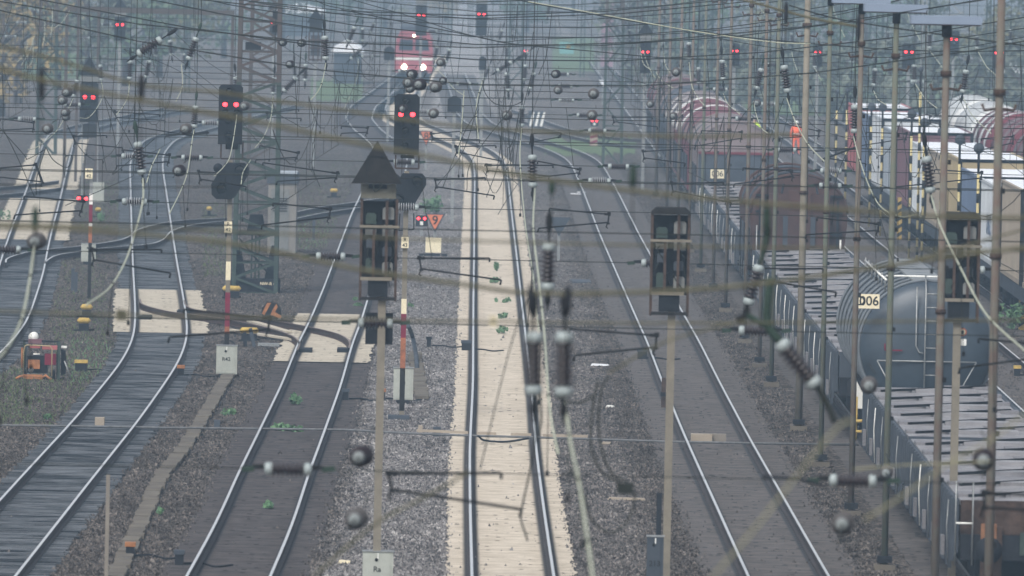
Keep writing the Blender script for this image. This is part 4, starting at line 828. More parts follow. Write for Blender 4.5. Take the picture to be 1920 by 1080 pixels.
for c_, d_ in (((0.05, -.5, 10.9), (.45, .3, .5)), ((.5, -.5, 8.7), (.2, .2, .7)), ((-.2, -.5, 7.9), (.5, .2, .25))): k = MB(); k.bc(c_, d_, M['under']); k.build('switch_gear', t)
b = Vector((pt(493, 300, 430).x, 430, GZ)); t = thing('lattice_mast', b, 'second rusty lattice mast close behind the tall one', 'lattice mast'); lattice(t, 1.2, 1.0, 14, 'red_steel', 'red_steel', 20)
for (px, d, lab, hh) in ((1150, 520, 'hazy dark lattice mast beside the grey triangle boards', 14), (965, 700, 'very faint lattice mast behind the insulator tangle', 14), (1320, 640, 'faint lattice mast over the brown wagons', 14), (88, 520, 'faint lattice mast before the yellow autumn tree', 12), (1640, 700, 'faint lattice mast above the containers', 15), (662, 760, 'faint lattice mast left of the locomotive', 15)):
    b = pt(px, 200, d); t = thing('lattice_mast', (b.x, b.y, GZ), lab, 'lattice mast', 'far lattice masts'); lattice(t, .9, .7, hh, 'green_steel', 'red_steel', 14)
for (px, d, m_, hh, lab) in ((545, 900, 'green_steel', 15, 'faint slim mast right of the pointed hazy signal'), (620, 1000, 'green_steel', 15, 'faint slim mast between pointed signal and locomotive'), (712, 950, 'green_steel', 16, 'faint slim mast just left of the locomotive'), (840, 900, 'green_steel', 15, 'faint slim mast right of the locomotive'), (880, 1050, 'red_steel', 16, 'faint slim mast left of the second far red signal'), (1035, 950, 'red_steel', 15, 'faint slim mast left of the turquoise panel'), (1090, 800, 'green_steel', 14, 'faint slim mast right of the turquoise panel'),
        (1175, 760, 'red_steel', 14, 'faint slim mast right of the pink hoarding'), (1195, 600, 'red_steel', 12, 'hazy slim mast left of the pointed right signal'), (1260, 620, 'green_steel', 12, 'hazy slim mast right of the pointed right signal'), (1480, 640, 'green_steel', 13, 'hazy slim mast above the orange suited worker'), (1730, 600, 'galv', 12, 'hazy grey mast beside the signal between lamp poles'), (1850, 640, 'green_steel', 13, 'hazy slim mast at the top right'), (350, 700, 'green_steel', 13, 'hazy slim mast left of the lattice mast'), (30, 640, 'red_steel', 12, 'hazy slim mast in front of the yellow autumn tree')):
    b = pt(px, 200, d); t = thing('slim_mast', (b.x, b.y, GZ), lab, 'mast', 'slim masts far down the yard'); k = MB()
    for x in (-.14, .14): k.beam((x, 0, 0), (x * .7, 0, hh), .09, .12, M[m_])
    for i in range(int(hh / .9)): k.beam((-.13, 0, i * .9), (.13, 0, i * .9 + .45), .05, .05, M[m_])
    k.build('column', t); k = MB(); k.beam((-2.2 if px % 2 else -.2, 0, hh * .55), (2.2, 0, hh * .6), .08, .08, M[m_]); k.build('cantilever', t); k = MB(); k.beam((0, 0, hh * .75), (2.0, 0, hh * .6), .05, .05, M[m_]); k.build('tie_rod', t)
# red gantry
d = 470; q = lambda x, y, dd=0: pt(x, y, d + dd); t = thing('signal_gantry', (q(280, 20).x, q(280, 20).y, GZ), 'thin rusty red gantry beam on slim posts, upper left', 'gantry'); o0 = t.location.copy()
k = MB(); k.beam(q(126, 18) - o0, q(440, 26) - o0, .14, .16, M['red_steel']); k.beam(q(126, 14, .8) - o0, q(440, 22, .8) - o0, .1, .1, M['red_steel']); k.build('beam', t)
for px, py1 in ((126, 18), (186, 20), (437, 24)): k = MB(); p_ = q(px, py1) - o0; k.beam((p_.x, p_.y, 0), (p_.x, p_.y, p_.z), .14, .14, M['red_steel']); k.build('gantry_post', t)
k = MB(); p_ = q(148, 0) - o0; k.beam((p_.x, p_.y, 0), (p_.x, p_.y, 9.6), .12, .12, M['red_steel']); k.build('gantry_post', t)
# ---------------------------------------------------------------- hut, signs, lineside things
b = at(530, 475, GZ); d = proj(b)[2]; s = d / F; t = thing('relay_hut', b, 'small white hut with louvred door and dark eaves behind the lattice mast', 'hut')
q = lambda x, y, b=b, d=d: pt(x, y, d) - b; a, c = q(504, 325), q(554, 470)
k = MB(); k.box(a.x, c.x, 0, 2.2, 0, a.z - .35, mat('hut_wall', (.20, .19, .175), .8, 0, .15, 2)); k.build('wall', t); k = MB(); k.box(a.x - .06, c.x + .06, -.06, 2.3, a.z - .35, a.z, M['slate']); k.box(a.x, c.x, .1, 2.2, a.z, a.z + .06, M['cgr']); k.build('roof', t)
k = MB(); k.box(a.x + .1, a.x + .75, -.03, 0, .1, a.z - .55, M['grey_relay']); o = k.build('door', t); k = MB()
for i in range(6): z = a.z - .9 - i * .09; k.box(a.x + .16, a.x + .69, -.05, -.03, z, z + .035, M['under'])
k.build('louvre', o)
def cabinet(px0, px1, py0, py1, lab, word=None, foot='under', m='cabinet'):
    b = at((px0 + px1) / 2, py1, GZ); d = proj(b)[2]; s = d / F; W, Hh = (px1 - px0) * s, (py1 - py0) * s; t = thing('relay_cabinet', b, lab, 'cabinet', 'grey lineside cabinets')
    k = MB(); k.box(-W / 2, W / 2, -.12, .14, .1, Hh, M[m]); k.box(-W / 2 - .015, W / 2 + .015, -.14, .16, Hh, Hh + .02, M['galv']); k.build('housing', t)
    k = MB(); k.box(-W / 2 + .02, W / 2 - .05, -.135, -.12, .13, Hh - .03, M[m]); o = k.build('door', t); k = MB(); k.box(-.01, .01, -.15, -.135, Hh - .12, Hh - .02, M['white']); k.tube([(-.03, -.15, Hh - .14), (-.03, -.135, Hh - .14)], .03, M['steel'], 10); k.build('lock', o)
    k = MB(); k.box(-W * .35, W * .35, -.1, .1, -.02, .1, M[foot]); k.build('foot', t)
    if word: text('lettering', word, .14, M['txt'], o, (-.02 * W, -.138, Hh * .58))
    return t
cabinet(405, 444, 648, 708, 'pale grey cabinet lettered R42 at the foot of the R 42 mast', 'R42')
cabinet(737, 774, 690, 757, 'pale grey cabinet lettered 43 at the foot of the R 43 mast', '43')
cabinet(679, 736, 1034, 1112, 'pale grey cabinet lettered Ra at the bottom of the picture', 'Ra')
cabinet(152, 179, 457, 496, 'small white relay box beside the side track on the left'); 
t = cabinet(1211, 1242, 1006, 1125, 'dark steel cabinet with a flat cap beside the middle mast', '213', 'under', 'slate')
t = thing('steel_tube', at(1234, 1035, GZ), 'tall dark steel tube standing behind the dark capped cabinet', 'post'); k = MB(); k.box(-.05, .05, -.05, .05, 0, 1.15, M['under']); k.build('tube', t)
t = thing('steel_tube', at(1244, 765, GZ), 'short dark rusty stub beside the right hand mast', 'post'); k = MB(); k.box(-.06, .06, -.06, .06, 0, .75, M['rust']); k.box(-.08, .08, -.08, .08, .3, .4, M['under']); k.build('tube', t)
t = thing('steel_tube', at(752, 786, GZ), 'dark flat foot plate lying before the 43 cabinet', 'foot plate'); k = MB(); k.box(-.32, .2, -.2, .2, 0, .1, M['slate']); k.build('plate', t)
t = thing('marker_stake', at(199, 1090, GZ), 'slim grey wooden stake rising left of the concrete cable duct', 'stake'); k = MB(); k.beam((0, 0, 0), (0, 0, 1.95), .07, .07, M['concrete']); k.build('stake', t)
for (x, y0, y1, lab) in ((588, 412, 450, 'short dark post behind the first insulator row'), (136, 503, 545, 'thin dark stake in the ballast below the white relay box'), (142, 510, 548, 'second thin dark stake below the white relay box'), (1545, 0, 0, None)):
    if lab: b = at(x, y1, GZ); h_ = (y1 - y0) * proj(b)[2] / F; t = thing('stake', b, lab, 'stake'); k = MB(); k.box(-.05, .05, -.05, .05, 0, h_, M['slate']); k.build('stake_body', t)
# triangular speed boards
def tri_sign(px, py, wpx, hpx, yb, lab, m, word, down=True):
    b = at(px, yb, GZ); d = proj(b)[2]; s = d / F; t = thing('speed_board', b, lab, 'railway sign', 'triangular speed boards'); z = (pt(px, py, d) - b).z; W, Hh = wpx * s / 2, hpx * s / 2
    k = MB(); k.prism([(0, z - Hh), (W, z + Hh), (-W, z + Hh)], -.02, .02, M['slate']); k.build('board', t); 
    if m: k = MB(); k.prism([(0, z - Hh * .74), (W * .78, z + Hh * .86), (-W * .78, z + Hh * .86)], -.03, -.021, M[m]); o = k.build('face', t); text('number', word, Hh * 1.3, M['txt'], o, (0, -.034, z + Hh * .25))
    k = MB(); k.box(-.05, .05, .03, .1, 0, z, M['galv']); k.build('post', t)
tri_sign(815, 418, 38, 36, 455, 'inverted orange triangle board with the number 9 beside the pale track', 'orange_fl', '9')
tri_sign(798, 260, 26, 30, 318, 'smaller faded orange triangle board at the pale track bend', 'orange_fl', '8')
tri_sign(1047, 425, 42, 36, 490, 'dark grey back of a triangle board between the curving tracks', None, '')
tri_sign(1130, 157, 22, 16, 195, 'small pale triangle board far off in haze', 'roofw', '')
t = thing('sign_plate', at(812, 480, GZ), 'pale ochre board on a dark base below the orange triangle', 'railway sign'); k = MB(); k.box(-.28, .28, -.02, .02, .12, .65, M['plate']); k.build('board', t); k = MB(); k.box(-.5, .5, -.3, .3, 0, .08, M['under']); k.build('base', t)
b = at(1005, 245, GZ); t = thing('striped_board', b, 'hazy board with slanting white stripes beside a small red lamp', 'railway sign'); k = MB(); k.box(-.45, .45, -.03, .03, .2, 1.1, M['slate']); k.build('board', t); k = MB()
for i in range(3): k.add([(-.4 + i * .3, -.034, .25), (-.25 + i * .3, -.034, .25), (-.0 + i * .3 - .1, -.034, 1.05), (-.2 + i * .3, -.034, 1.05)], [(0, 1, 2, 3)], M['white'])
k.build('stripe', t)
b = at(1113, 275, GZ); t = thing('striped_post', b, 'hazy red and grey diagonally striped post in the green verge', 'marker post'); k = MB(); k.box(-.2, .2, -.05, .05, 0, 1.0, M['cta']); k.build('post', t); k = MB()
for i in range(3): k.add([(-.2, -.055, .1 + i * .3), (.2, -.055, .25 + i * .3), (.2, -.055, .4 + i * .3), (-.2, -.055, .25 + i * .3)], [(0, 1, 2, 3)], M['redp'])
k.build('stripe', t)
# switch lantern
b = at(508, 600, GZ); d = proj(b)[2]; s = d / F; t = thing('switch_lantern', b, 'octagonal black and orange striped switch lantern by the crossover', 'switch lantern')
k = MB(); k.prism([(-.27, .12), (-.15, .02), (.18, .02), (.3, .12), (.3, .32), (.18, .52), (-.12, .55), (-.27, .35)], -.15, .2, M['black2']); k.build('lantern', t)
k = MB(); k.add([(-.27, -.155, .2), (-.2, -.155, .14), (.0, -.155, .52), (-.12, -.155, .52)], [(0, 1, 2, 3)], M['orange']); k.add([(-.02, -.155, .16), (.28, -.155, .06), (.32, -.155, .13), (.04, -.155, .3)], [(0, 1, 2, 3)], M['orange']); k.add([(.02, -.155, .28), (.12, -.155, .25), (.2, -.155, .4), (.16, -.155, .5)], [(0, 1, 2, 3)], M['orange']); k.build('stripe', t)
# hand lever weights, magnets
def weight(px, py, w_, lab, twin=False, m='yellow'):
    b = at(px, py + 8, GZ); t = thing('switch_weight', b, lab, 'lever weight', 'yellow switch lever weights'); r = .09
    k = MB(); k.tube([(-w_ / 2, 0, .3), (-w_ / 2 + .05, 0, .34), (w_ / 2 - .05, 0, .34), (w_ / 2, 0, .3)], [r * .6, r, r, r * .6], M[m], 10); k.build('weight', t); k = MB(); k.box(-w_ / 2 + .03, w_ / 2 - .03, -.08, .12, .05, .24, M['under']); k.tube([(-.3, .1, .05), (.3, .1, .08)], .03, M['steel'], 6); k.build('lever', t)
weight(162, 589, .32, 'yellow lever weight beside the left timber track, upper of two'); weight(157, 615, .34, 'yellow lever weight just above the orange machine'); weight(434, 553, .55, 'long yellow lever weight behind the red banded mast'); weight(184, 401, .2, 'small orange yellow lever weight right of the red banded post'); weight(392, 399, .18, 'small yellow lever weight behind the first lattice mast tracks'); weight(467, 634, .5, 'yellow lever weight behind dark struts right of R42 cabinet')
weight(626, 364, .3, 'tiny yellow lever weight beside the white hut')
def magnet(px, py, lab, m='orange', w_=.2):
    t = thing('track_magnet', at(px, py + 6, GZ), lab, 'track magnet', 'small boxes beside the rails'); k = MB(); k.box(-w_ / 2, w_ / 2, -.15, .15, .22, .3, M[m]); k.build('lid', t); k = MB(); k.box(-w_ / 2 + .02, w_ / 2 - .02, -.13, .13, 0, .22, M['under']); k.build('box', t)
    k = MB(); k.tube(smooth([(w_ / 2, 0, .05), (w_ / 2 + .3, .4, .04), (w_ / 2 + .6, -.6, .04), (w_ / 2 + .9, 0, .04)]), .02, M['under'], 5); k.build('cable', t)
magnet(339, 700, 'small orange lidded box beside the timber track bend'); magnet(244, 1040, 'orange lidded box standing on the concrete cable duct'); magnet(336, 1055, 'dark box beside the left rail of the brown track', 'slate'); magnet(719, 745, 'rusty stub with orange lid before the 43 cabinet', 'orange', .12); magnet(648, 745, 'dark box beside the brown track, left of the tall mast', 'slate', .18)
magnet(874, 652, 'dark magnet box touching the left pale track rail', 'slate', .3); magnet(1204, 668, 'dark magnet box touching the right hand track', 'slate', .3); magnet(804, 645, 'small dark bucket shaped box in grey ballast', 'black', .16); magnet(152, 690, 'ochre box lying right of the orange machine', 'yellow', .35); magnet(1907, 700, 'ochre box beside the wagons at the right edge', 'yellow', .2)
# concrete cable duct
def duct(pts, lab, wd=.32):
    pts = smooth([at(x, y, GZ) for x, y in pts], 10); t = thing('cable_duct', (0, 0, 0), lab, 'cable duct', 'concrete cable ducts'); L_ = 0; k = MB(); rn = random.Random(5)
    for a, b in zip(pts[:-1], pts[1:]):
        n = max(1, round((b - a).length / 1.0))
        for i in range(n):
            p_ = a + (b - a) * (i / n); q_ = a + (b - a) * ((i + .97) / n); dx = rn.uniform(-.03, .03); zz = .05 + rn.uniform(0, .02)
            k.beam(p_ + Vector((dx, 0, zz)), q_ + Vector((dx, 0, zz)), wd, .08, M['duct'])
    tag(k.build('cover_slab', t), kind='stuff')
duct([(215, 1090), (262, 990), (300, 905), (345, 845), (385, 780), (412, 735), (432, 700)], 'line of weathered concrete duct slabs running up to the R42 cabinet')
duct([(790, 750), (786, 720), (781, 690), (777, 665)], 'short grey slatted cable duct right of the 43 cabinet', .35)
k = MB(); k.tube(smooth([at(782, 690, GZ + .1), at(779, 660, GZ + .25), at(773, 630, GZ + .6), at(766, 612, GZ + 1.0)]), .06, M['slate'], 8); tag(k.build('cable_pipe'), 'curved grey cable pipe leaning behind the R 43 mast', 'pipe')
# cross-track cable in flexible hose
pts = [(-20, 792), (140, 794), (300, 797), (480, 799), (650, 801), (780, 808), (880, 812), (1000, 815), (1100, 818), (1250, 823), (1400, 826), (1610, 829)]
k = MB(); k.tube([at(x, y, .02) - Vector((0, 0, .06)) for x, y in pts], .03, M['hose'], 6); t = k.build('cross_cable'); tag(t, 'ribbed grey cable hose laid straight across all the tracks', 'cable')
k = MB()
for x0, x1, y in ((432, 478, 764),): pass
for (x0, y0_, x1, y1_) in ((782, 807, 878, 811), (895, 812, 930, 813), (958, 814, 996, 815), (1018, 816, 1102, 818)): k.beam(at(x0, y0_, .06), at(x1, y1_, .06), .06, .06, M['cta'])
k.build('wooden_batten', t)
for (x, y, w_, m) in ((187, 800, .22, 'cta'), (819, 818, .18, 'slate'), (1315, 831, .5, 'cta'), (1345, 831, .4, 'concrete'), (407, 805, .14, 'slate'), (788, 815, .1, 'cta')): k = MB(); p_ = at(x, y, GZ); k.box(p_.x - w_ / 2, p_.x + w_ / 2, p_.y - .2, p_.y + .2, GZ, .0, M[m]); k.build('support_block', t)
k = MB(); k.tube(smooth([at(897, 818, 0), at(910, 826, GZ + .06), at(950, 828, GZ + .06), at(990, 822, 0)]), .025, M['under'], 6); k.build('slack_loop', t)
for (x, y, l, lab, m) in ((1175, 938, .8, 'pale broken plank lying on ballast behind the blurred hook', 'cta'), (1125, 686, .5, 'thin white lath on the ballast below the slanted arm', 'roofw'), (1080, 365, .5, 'faint white plank between the curving tracks', 'roofw'), (1144, 764, .2, 'small white fragment on grey ballast', 'white'), (1138, 833, .25, 'pale flat stone right of the pale track', 'cta'), (646, 1056, .25, 'yellowish white stone by the bottom edge', 'plate'), (305, 898, .3, 'white flake lying on the cable duct', 'white'), (1090, 362, .4, 'second faint plank between curving tracks', 'roofw')):
    t = thing('debris', at(x, y, GZ), lab, 'debris', None, random.uniform(-.2, .2)); k = MB(); k.prism([(-l / 2, .0), (l / 2, .01), (l / 2 - .02, .05), (-l / 2 + .03, .06)], -.1, .1, M[m]); k.build('piece', t)
for (x, y, lab) in ((1088, 528, 'flat dark puddle shaped plate on the ballast'), (575, 650, 'dark')): 
    if lab != 'dark': t = thing('steel_plate', at(x, y, GZ), lab, 'plate'); k = MB(); k.box(-.35, .35, -1.5, 1.5, 0, .03, M['slate']); k.build('plate', t)
# brackets by the R42 cabinet
b = at(470, 650, GZ); t = thing('support_frame', b, 'dark leaning struts and cable loop right of the R42 cabinet', 'bracket'); k = MB(); k.beam((-.15, 0, 0), (-.18, 0, .4), .1, .1, M['under']); k.beam((.1, 0, 0), (-.02, 0, .52), .1, .1, M['slate']); k.tube(smooth([(-.7, 0, 0), (-.62, 0, .15), (-.5, 0, .12), (-.45, 0, 0)]), .02, M['under'], 5); k.box(.2, .8, 0, .4, .02, .1, M['galv']); k.build('frame', t)
# machine
b = at(82, 712, GZ); d = proj(b)[2]; s = d / F; t = thing('track_machine', b, 'orange and red track machine in a green frame with white tank, parked left', 'machine'); q = lambda x, y: ((x - 82) * s, (712 - y) * s)
k = MB()
for (x, y0, y1, yy) in ((43, 640, 700, .3), (110, 640, 712, 0), (106, 642, 712, .5), (47, 645, 690, 0)): a = q(x, y0); c = q(x, y1); k.beam((c[0], yy, max(0, c[1])), (a[0], yy, a[1]), .055, .055, M['green_steel'])
a = q(43, 640); c = q(110, 640); k.beam((a[0], 0, a[1]), (c[0], 0, c[1]), .05, .05, M['under']); k.build('frame', t)
k = MB(); pts = [q(44, 700), q(44, 660), q(46, 649), q(50, 647), q(92, 648), q(97, 653), q(97, 705)]; k.tube([(x, -.15, z) for x, z in pts], .018, M['cye'], 6); pts = [q(41, 690), q(41, 652)]; k.tube([(x, -.1, z) for x, z in pts], .035, M['orange'], 6); k.build('yellow_rail', t)
k = MB(); c = q(61, 632); k.tube([(c[0], -.05, c[1]), (c[0], .35, c[1])], 9 * s, M['white'], 16); k.build('white_tank', t)
k = MB(); a, c = q(52, 636), q(77, 644); k.box(a[0], c[0], -.1, .4, c[1], a[1], M['cpu']); a, c = q(78, 648), q(106, 655); k.box(a[0], c[0], -.05, .3, c[1], a[1], M['cre']); a, c = q(55, 648), q(74, 653); k.box(a[0], c[0], -.05, .3, c[1], a[1], M['cre']); a, c = q(83, 663), q(104, 684); k.box(a[0], c[0], .0, .3, c[1], a[1], M['redp']); k.build('red_cover', t)
k = MB(); a, c = q(50, 668), q(88, 700); k.box(a[0], c[0], .1, .5, c[1], a[1], M['under']); a, c = q(52, 675), q(74, 692); k.box(a[0], c[0], 0, .1, c[1], a[1], M['orange']); c = q(58, 694); k.tube([(c[0], -.12, c[1]), (c[0], 0, c[1])], 5 * s, M['galv'], 12); a = q(62, 664); c = q(74, 664); k.tube([(a[0], -.1, a[1]), (c[0], -.1, c[1])], .02, M['white'], 6); k.build('engine', t)
k = MB(); pts = [q(30, 712), q(38, 706), q(48, 704), (q(80, 707)), q(86, 703), q(92, 708), q(97, 716)]; k.tube([(x, -.2, max(.02, z)) for x, z in pts], .035, M['orange'], 6); k.beam((q(44, 0)[0], -.2, .08), (q(80, 0)[0], -.2, .08), .05, .12, M['orange']); k.build('skid', t)
k = MB(); a, c = q(113, 655), q(122, 700); k.prism([(a[0], 0.1), (c[0], .15), (c[0] - .02, a[1] - .05), (a[0], a[1])], .2, .6, M['under']); a = q(114, 652); k.bc((a[0] + .06, .3, a[1] + .02), (.14, .3, .05), M['white']); k.tube([(q(120, 0)[0], 0, .5), (q(133, 0)[0], 0, .05)], .02, M['galv'], 5); k.build('side_pack', t)
for x in (46, 100): k = MB(); c = q(x, 706); k.tube([(c[0] - .03, .3, .12), (c[0] + .03, .3, .12)], .12, M['under'], 12); k.build('wheel', t)
# pink hoarding and grey triangle far off
b = at(1137, 140, GZ); d = proj(b)[2]; s = d / F; t = thing('hoarding', b, 'tall pale pink panel seen through haze in the middle distance', 'hoarding'); k = MB(); k.box(-14 * s, 14 * s, 0, .3, .6, 9.6, M['pink']); k.build('panel', t); k = MB(); k.beam((-14 * s, 0, 0), (-14 * s, 0, 9.8), .2, .2, M['galv']); k.beam((14 * s, 0, 0), (14 * s, 0, 9.8), .2, .2, M['galv']); k.build('upright', t)
b = at(1062, 110, GZ); t = thing('advert_panel', b, 'small turquoise panel with a yellow disc far off', 'panel'); k = MB(); k.box(-.6, .6, -.05, .05, .4, 1.4, mat('turquoise', (.16, .34, .32), .6, 0, .1, 3)); k.build('panel', t); k = MB(); k.tube([(.15, -.08, 1.0), (.15, -.05, 1.0)], .22, M['yellow'], 12); k.build('disc', t); k = MB(); k.box(-.05, .05, .05, .12, 0, .5, M['galv']); k.build('post', t)
# ---------------------------------------------------------------- two workers
def person(px, py_foot, hpx, cloth, lab, lean=0):
    b = at(px, py_foot, GZ); d = proj(b)[2]; hgt = 1.8; 
    J = {'pel': (0, 0, .95), 'sp': (0, .0, 1.18), 'ch': (0, .02, 1.42), 'nk': (0, .0, 1.55), 'hd': (0, -.02, 1.66), 'tp': (0, -.01, 1.76), 'hl': (-.11, 0, .9), 'kl': (-.13, -.03, .5), 'fl': (-.14, .02, .09), 'tl': (-.14, -.14, .05), 'hr': (.11, 0, .9), 'kr': (.14, .05, .5), 'fr': (.17, .12, .09), 'tr': (.18, -.04, .05),
         'sl': (-.2, .02, 1.44), 'el': (-.28, .03, 1.16), 'wl': (-.27, -.08, .92), 'ml': (-.27, -.12, .82), 'sr': (.2, .02, 1.44), 'er': (.3, .0, 1.17), 'wr': (.24, -.14, .98), 'mr': (.2, -.2, .93)}
    Rr = {'pel': .15, 'sp': .15, 'ch': .17, 'nk': .065, 'hd': .105, 'tp': .07, 'hl': .1, 'kl': .075, 'fl': .055, 'tl': .045, 'hr': .1, 'kr': .075, 'fr': .055, 'tr': .045, 'sl': .085, 'el': .06, 'wl': .045, 'ml': .04, 'sr': .085, 'er': .06, 'wr': .045, 'mr': .04}
    E = [('pel', 'sp'), ('sp', 'ch'), ('ch', 'nk'), ('nk', 'hd'), ('hd', 'tp'), ('pel', 'hl'), ('hl', 'kl'), ('kl', 'fl'), ('fl', 'tl'), ('pel', 'hr'), ('hr', 'kr'), ('kr', 'fr'), ('fr', 'tr'), ('ch', 'sl'), ('sl', 'el'), ('el', 'wl'), ('wl', 'ml'), ('ch', 'sr'), ('sr', 'er'), ('er', 'wr'), ('wr', 'mr')]
    nm = list(J); me = bpy.data.meshes.new('person'); me.from_pydata([(J[n][0] + lean * J[n][2], J[n][1], J[n][2]) for n in nm], [(nm.index(a), nm.index(c)) for a, c in E], [])
    o = bpy.data.objects.new('person', me); C.objects.link(o); md = o.modifiers.new('s', 'SKIN'); md.use_smooth_shade = True
    for i, n in enumerate(nm): me.skin_vertices[0].data[i].radius = (Rr[n], Rr[n] * .85)
    me.skin_vertices[0].data[0].use_root = True; o.modifiers.new('u', 'SUBSURF').levels = 2; bpy.context.view_layer.update()
    m2 = bpy.data.meshes.new_from_object(o.evaluated_get(bpy.context.evaluated_depsgraph_get())); bpy.data.objects.remove(o); m2.materials.clear()
    for k_ in (M[cloth], M['skin'], M['navy']): m2.materials.append(k_)
    for p_ in m2.polygons: z = p_.center.z; x = abs(p_.center.x - lean * z); p_.material_index = 1 if z > 1.53 or (x > .17 and z < .95) else (2 if z < .12 or (cloth == 'hivis_y' and z < .86) else 0); p_.use_smooth = True
    o = bpy.data.objects.new('person', m2); C.objects.link(o); o.location = b; k = MB(); k.tube([(lean * 1.7, 0, 1.69), (lean * 1.7, 0, 1.76), (lean * 1.7, 0, 1.82)], [.13, .12, .03], M['white'], 12); k.build('helmet', o)
    k = MB(); k.tube([(lean * 1.1, .0, 1.10), (lean * 1.1, .0, 1.15)], .185, M['white'], 12); k.build('reflective_band', o)
    return tag(o, lab, 'person')
person(1492, 292, 64, 'hivis_o', 'person in orange high visibility suit standing beyond the brown wagons'); person(1411, 284, 64, 'hivis_y', 'person in yellow high visibility jacket and dark trousers', .06)
# ---------------------------------------------------------------- overhead line: insulators
def lathe(k, prof, m, n=12, z0=0):
    vs = [(r * math.cos(i * 2 * math.pi / n), r * math.sin(i * 2 * math.pi / n), z) for r, z in prof for i in range(n)]
    k.add(vs, [(a * n + i, a * n + (i + 1) % n, (a + 1) * n + (i + 1) % n, (a + 1) * n + i) for a in range(len(prof) - 1) for i in range(n)], m, True)
def proto(fn):
    k = MB(); fn(k); me = bpy.data.meshes.new('x'); me.from_pydata(k.v, [], k.f)
    for q_ in k.mats: me.materials.append(q_)
    me.polygons.foreach_set("material_index", k.m); me.polygons.foreach_set("use_smooth", k.sm); me.update(); return me
def sheds(mm, n=7, r=.098, r0=.048, tip='cap'):
    def f(k):
        p = [(r0, .08)]
        for i in range(n):
            z = .09 + i * (.37 / n); p += [(r0, z), (r, z + .018), (r * .98, z + .026), (r0, z + .036)]
            if tip: lathe(k, [(r * .72, z + .016), (r * 1.03, z + .016), (r * 1.03, z + .028), (r * .72, z + .03)], M[tip])
        p += [(r0, .47)]; lathe(k, p, M[mm])
    return f
ME = {'cap_e': proto(lambda k: lathe(k, [(.0, -.0), (.04, 0), (.056, .02), (.058, .085), (.03, .1)], M['cap_e'])), 'porcelain_e': proto(sheds('porc_e', tip=None)), 'porcelain': proto(sheds('porc', tip=None)), 'porcelain_w': proto(sheds('porc', tip='porc_w')), 'porcelain_mix': proto(lambda k: (sheds('porc')(k), lathe(k, [(.079, .105 + 0 * .4)] * 2, M['porc_w']))),
      'cap_a': proto(lambda k: lathe(k, [(.0, -.0), (.05, 0), (.074, .02), (.078, .085), (.04, .1)], M['cap'])), 'cap_b': proto(lambda k: lathe(k, [(.04, .455), (.078, .47), (.074, .535), (.045, .55), (0, .55)], M['cap'])),
      'clamp': proto(lambda k: (lathe(k, [(.0, -.36), (.02, -.35), (.036, -.29), (.038, -.22), (.024, -.14), (.012, -.12), (.012, .0)], M['verdi'], 8),)), 'clamp_d': proto(lambda k: (lathe(k, [(.0, -.36), (.02, -.35), (.036, -.29), (.038, -.22), (.024, -.14), (.012, -.12), (.012, .0)], M['steel'], 8),)),
      'end': proto(lambda k: (lathe(k, [(.018, .55), (.02, .6), (.035, .63), (.035, .68), (.015, .72), (.012, .78), (0, .78)], M['steel'], 8),)),
      'fork_a': proto(lambda k: (k.beam((0, .03, 0), (0, .02, -.14), .03, .05, M['steel']), k.beam((0, 0, -.12), (0, -.01, -.26), .06, .06, M['verdi']))), 'fork_b': proto(lambda k: (k.beam((0, .03, .55), (0, .02, .69), .03, .05, M['steel']), k.beam((0, 0, .67), (0, .02, .82), .06, .06, M['verdi'])))}
def part(nm, me, parent, q_=None, s_=1, loc=(0, 0, 0)):
    o = bpy.data.objects.new(nm, me); C.objects.link(o); o.parent = parent; o.location = loc
    if q_ is not None: o.rotation_mode = 'QUATERNION'; o.rotation_quaternion = q_
    o.scale = (s_, s_, s_); return o
def ins_parts(t, p0, p1, kind='v', por='porcelain', off=Vector((0, 0, 0)), nar=1):
    a = p1 - p0; s_ = a.length / .55 * (1 if nar == 1 else 1.0); qn = a.to_track_quat('Z', 'Y')
    part('porcelain_body', ME[por], t, qn, s_, off); 
    for cn in (('cap_a', 'cap_b') if nar == 1 else ('cap_e', 'cap_b')): part('end_cap', ME[cn], t, qn, s_, off)
    if kind == 'v': part('clamp', ME['clamp_d' if random.random() < .6 else 'clamp'], t, qn, s_, off); part('link', ME['end'], t, qn, s_, off)
    elif kind == 'h': part('fork', ME['fork_a'], t, qn, s_, off); part('fork', ME['fork_b'], t, qn, s_, off)
def wire(px, d, r, m, label=None, cat='overhead wire', name='overhead_wire', group=None, n=6, sm=True, res=6, zs=None):
    """px = [(x, y)] of a wire at distance d (a number, or one per point)"""
    ds = d if isinstance(d, (list, tuple)) else [d] * len(px)
    pts = [pt(x, y, q_) for (x, y), q_ in zip(px, ds)]
    k = MB(); k.tube(smooth(pts, res) if sm and len(pts) > 2 else pts, r, M[m], n)
    o = k.build(name)
    if label is None: label = where('thin overhead wire', *px[len(px) // 2])
    return tag(o, label, cat, group)
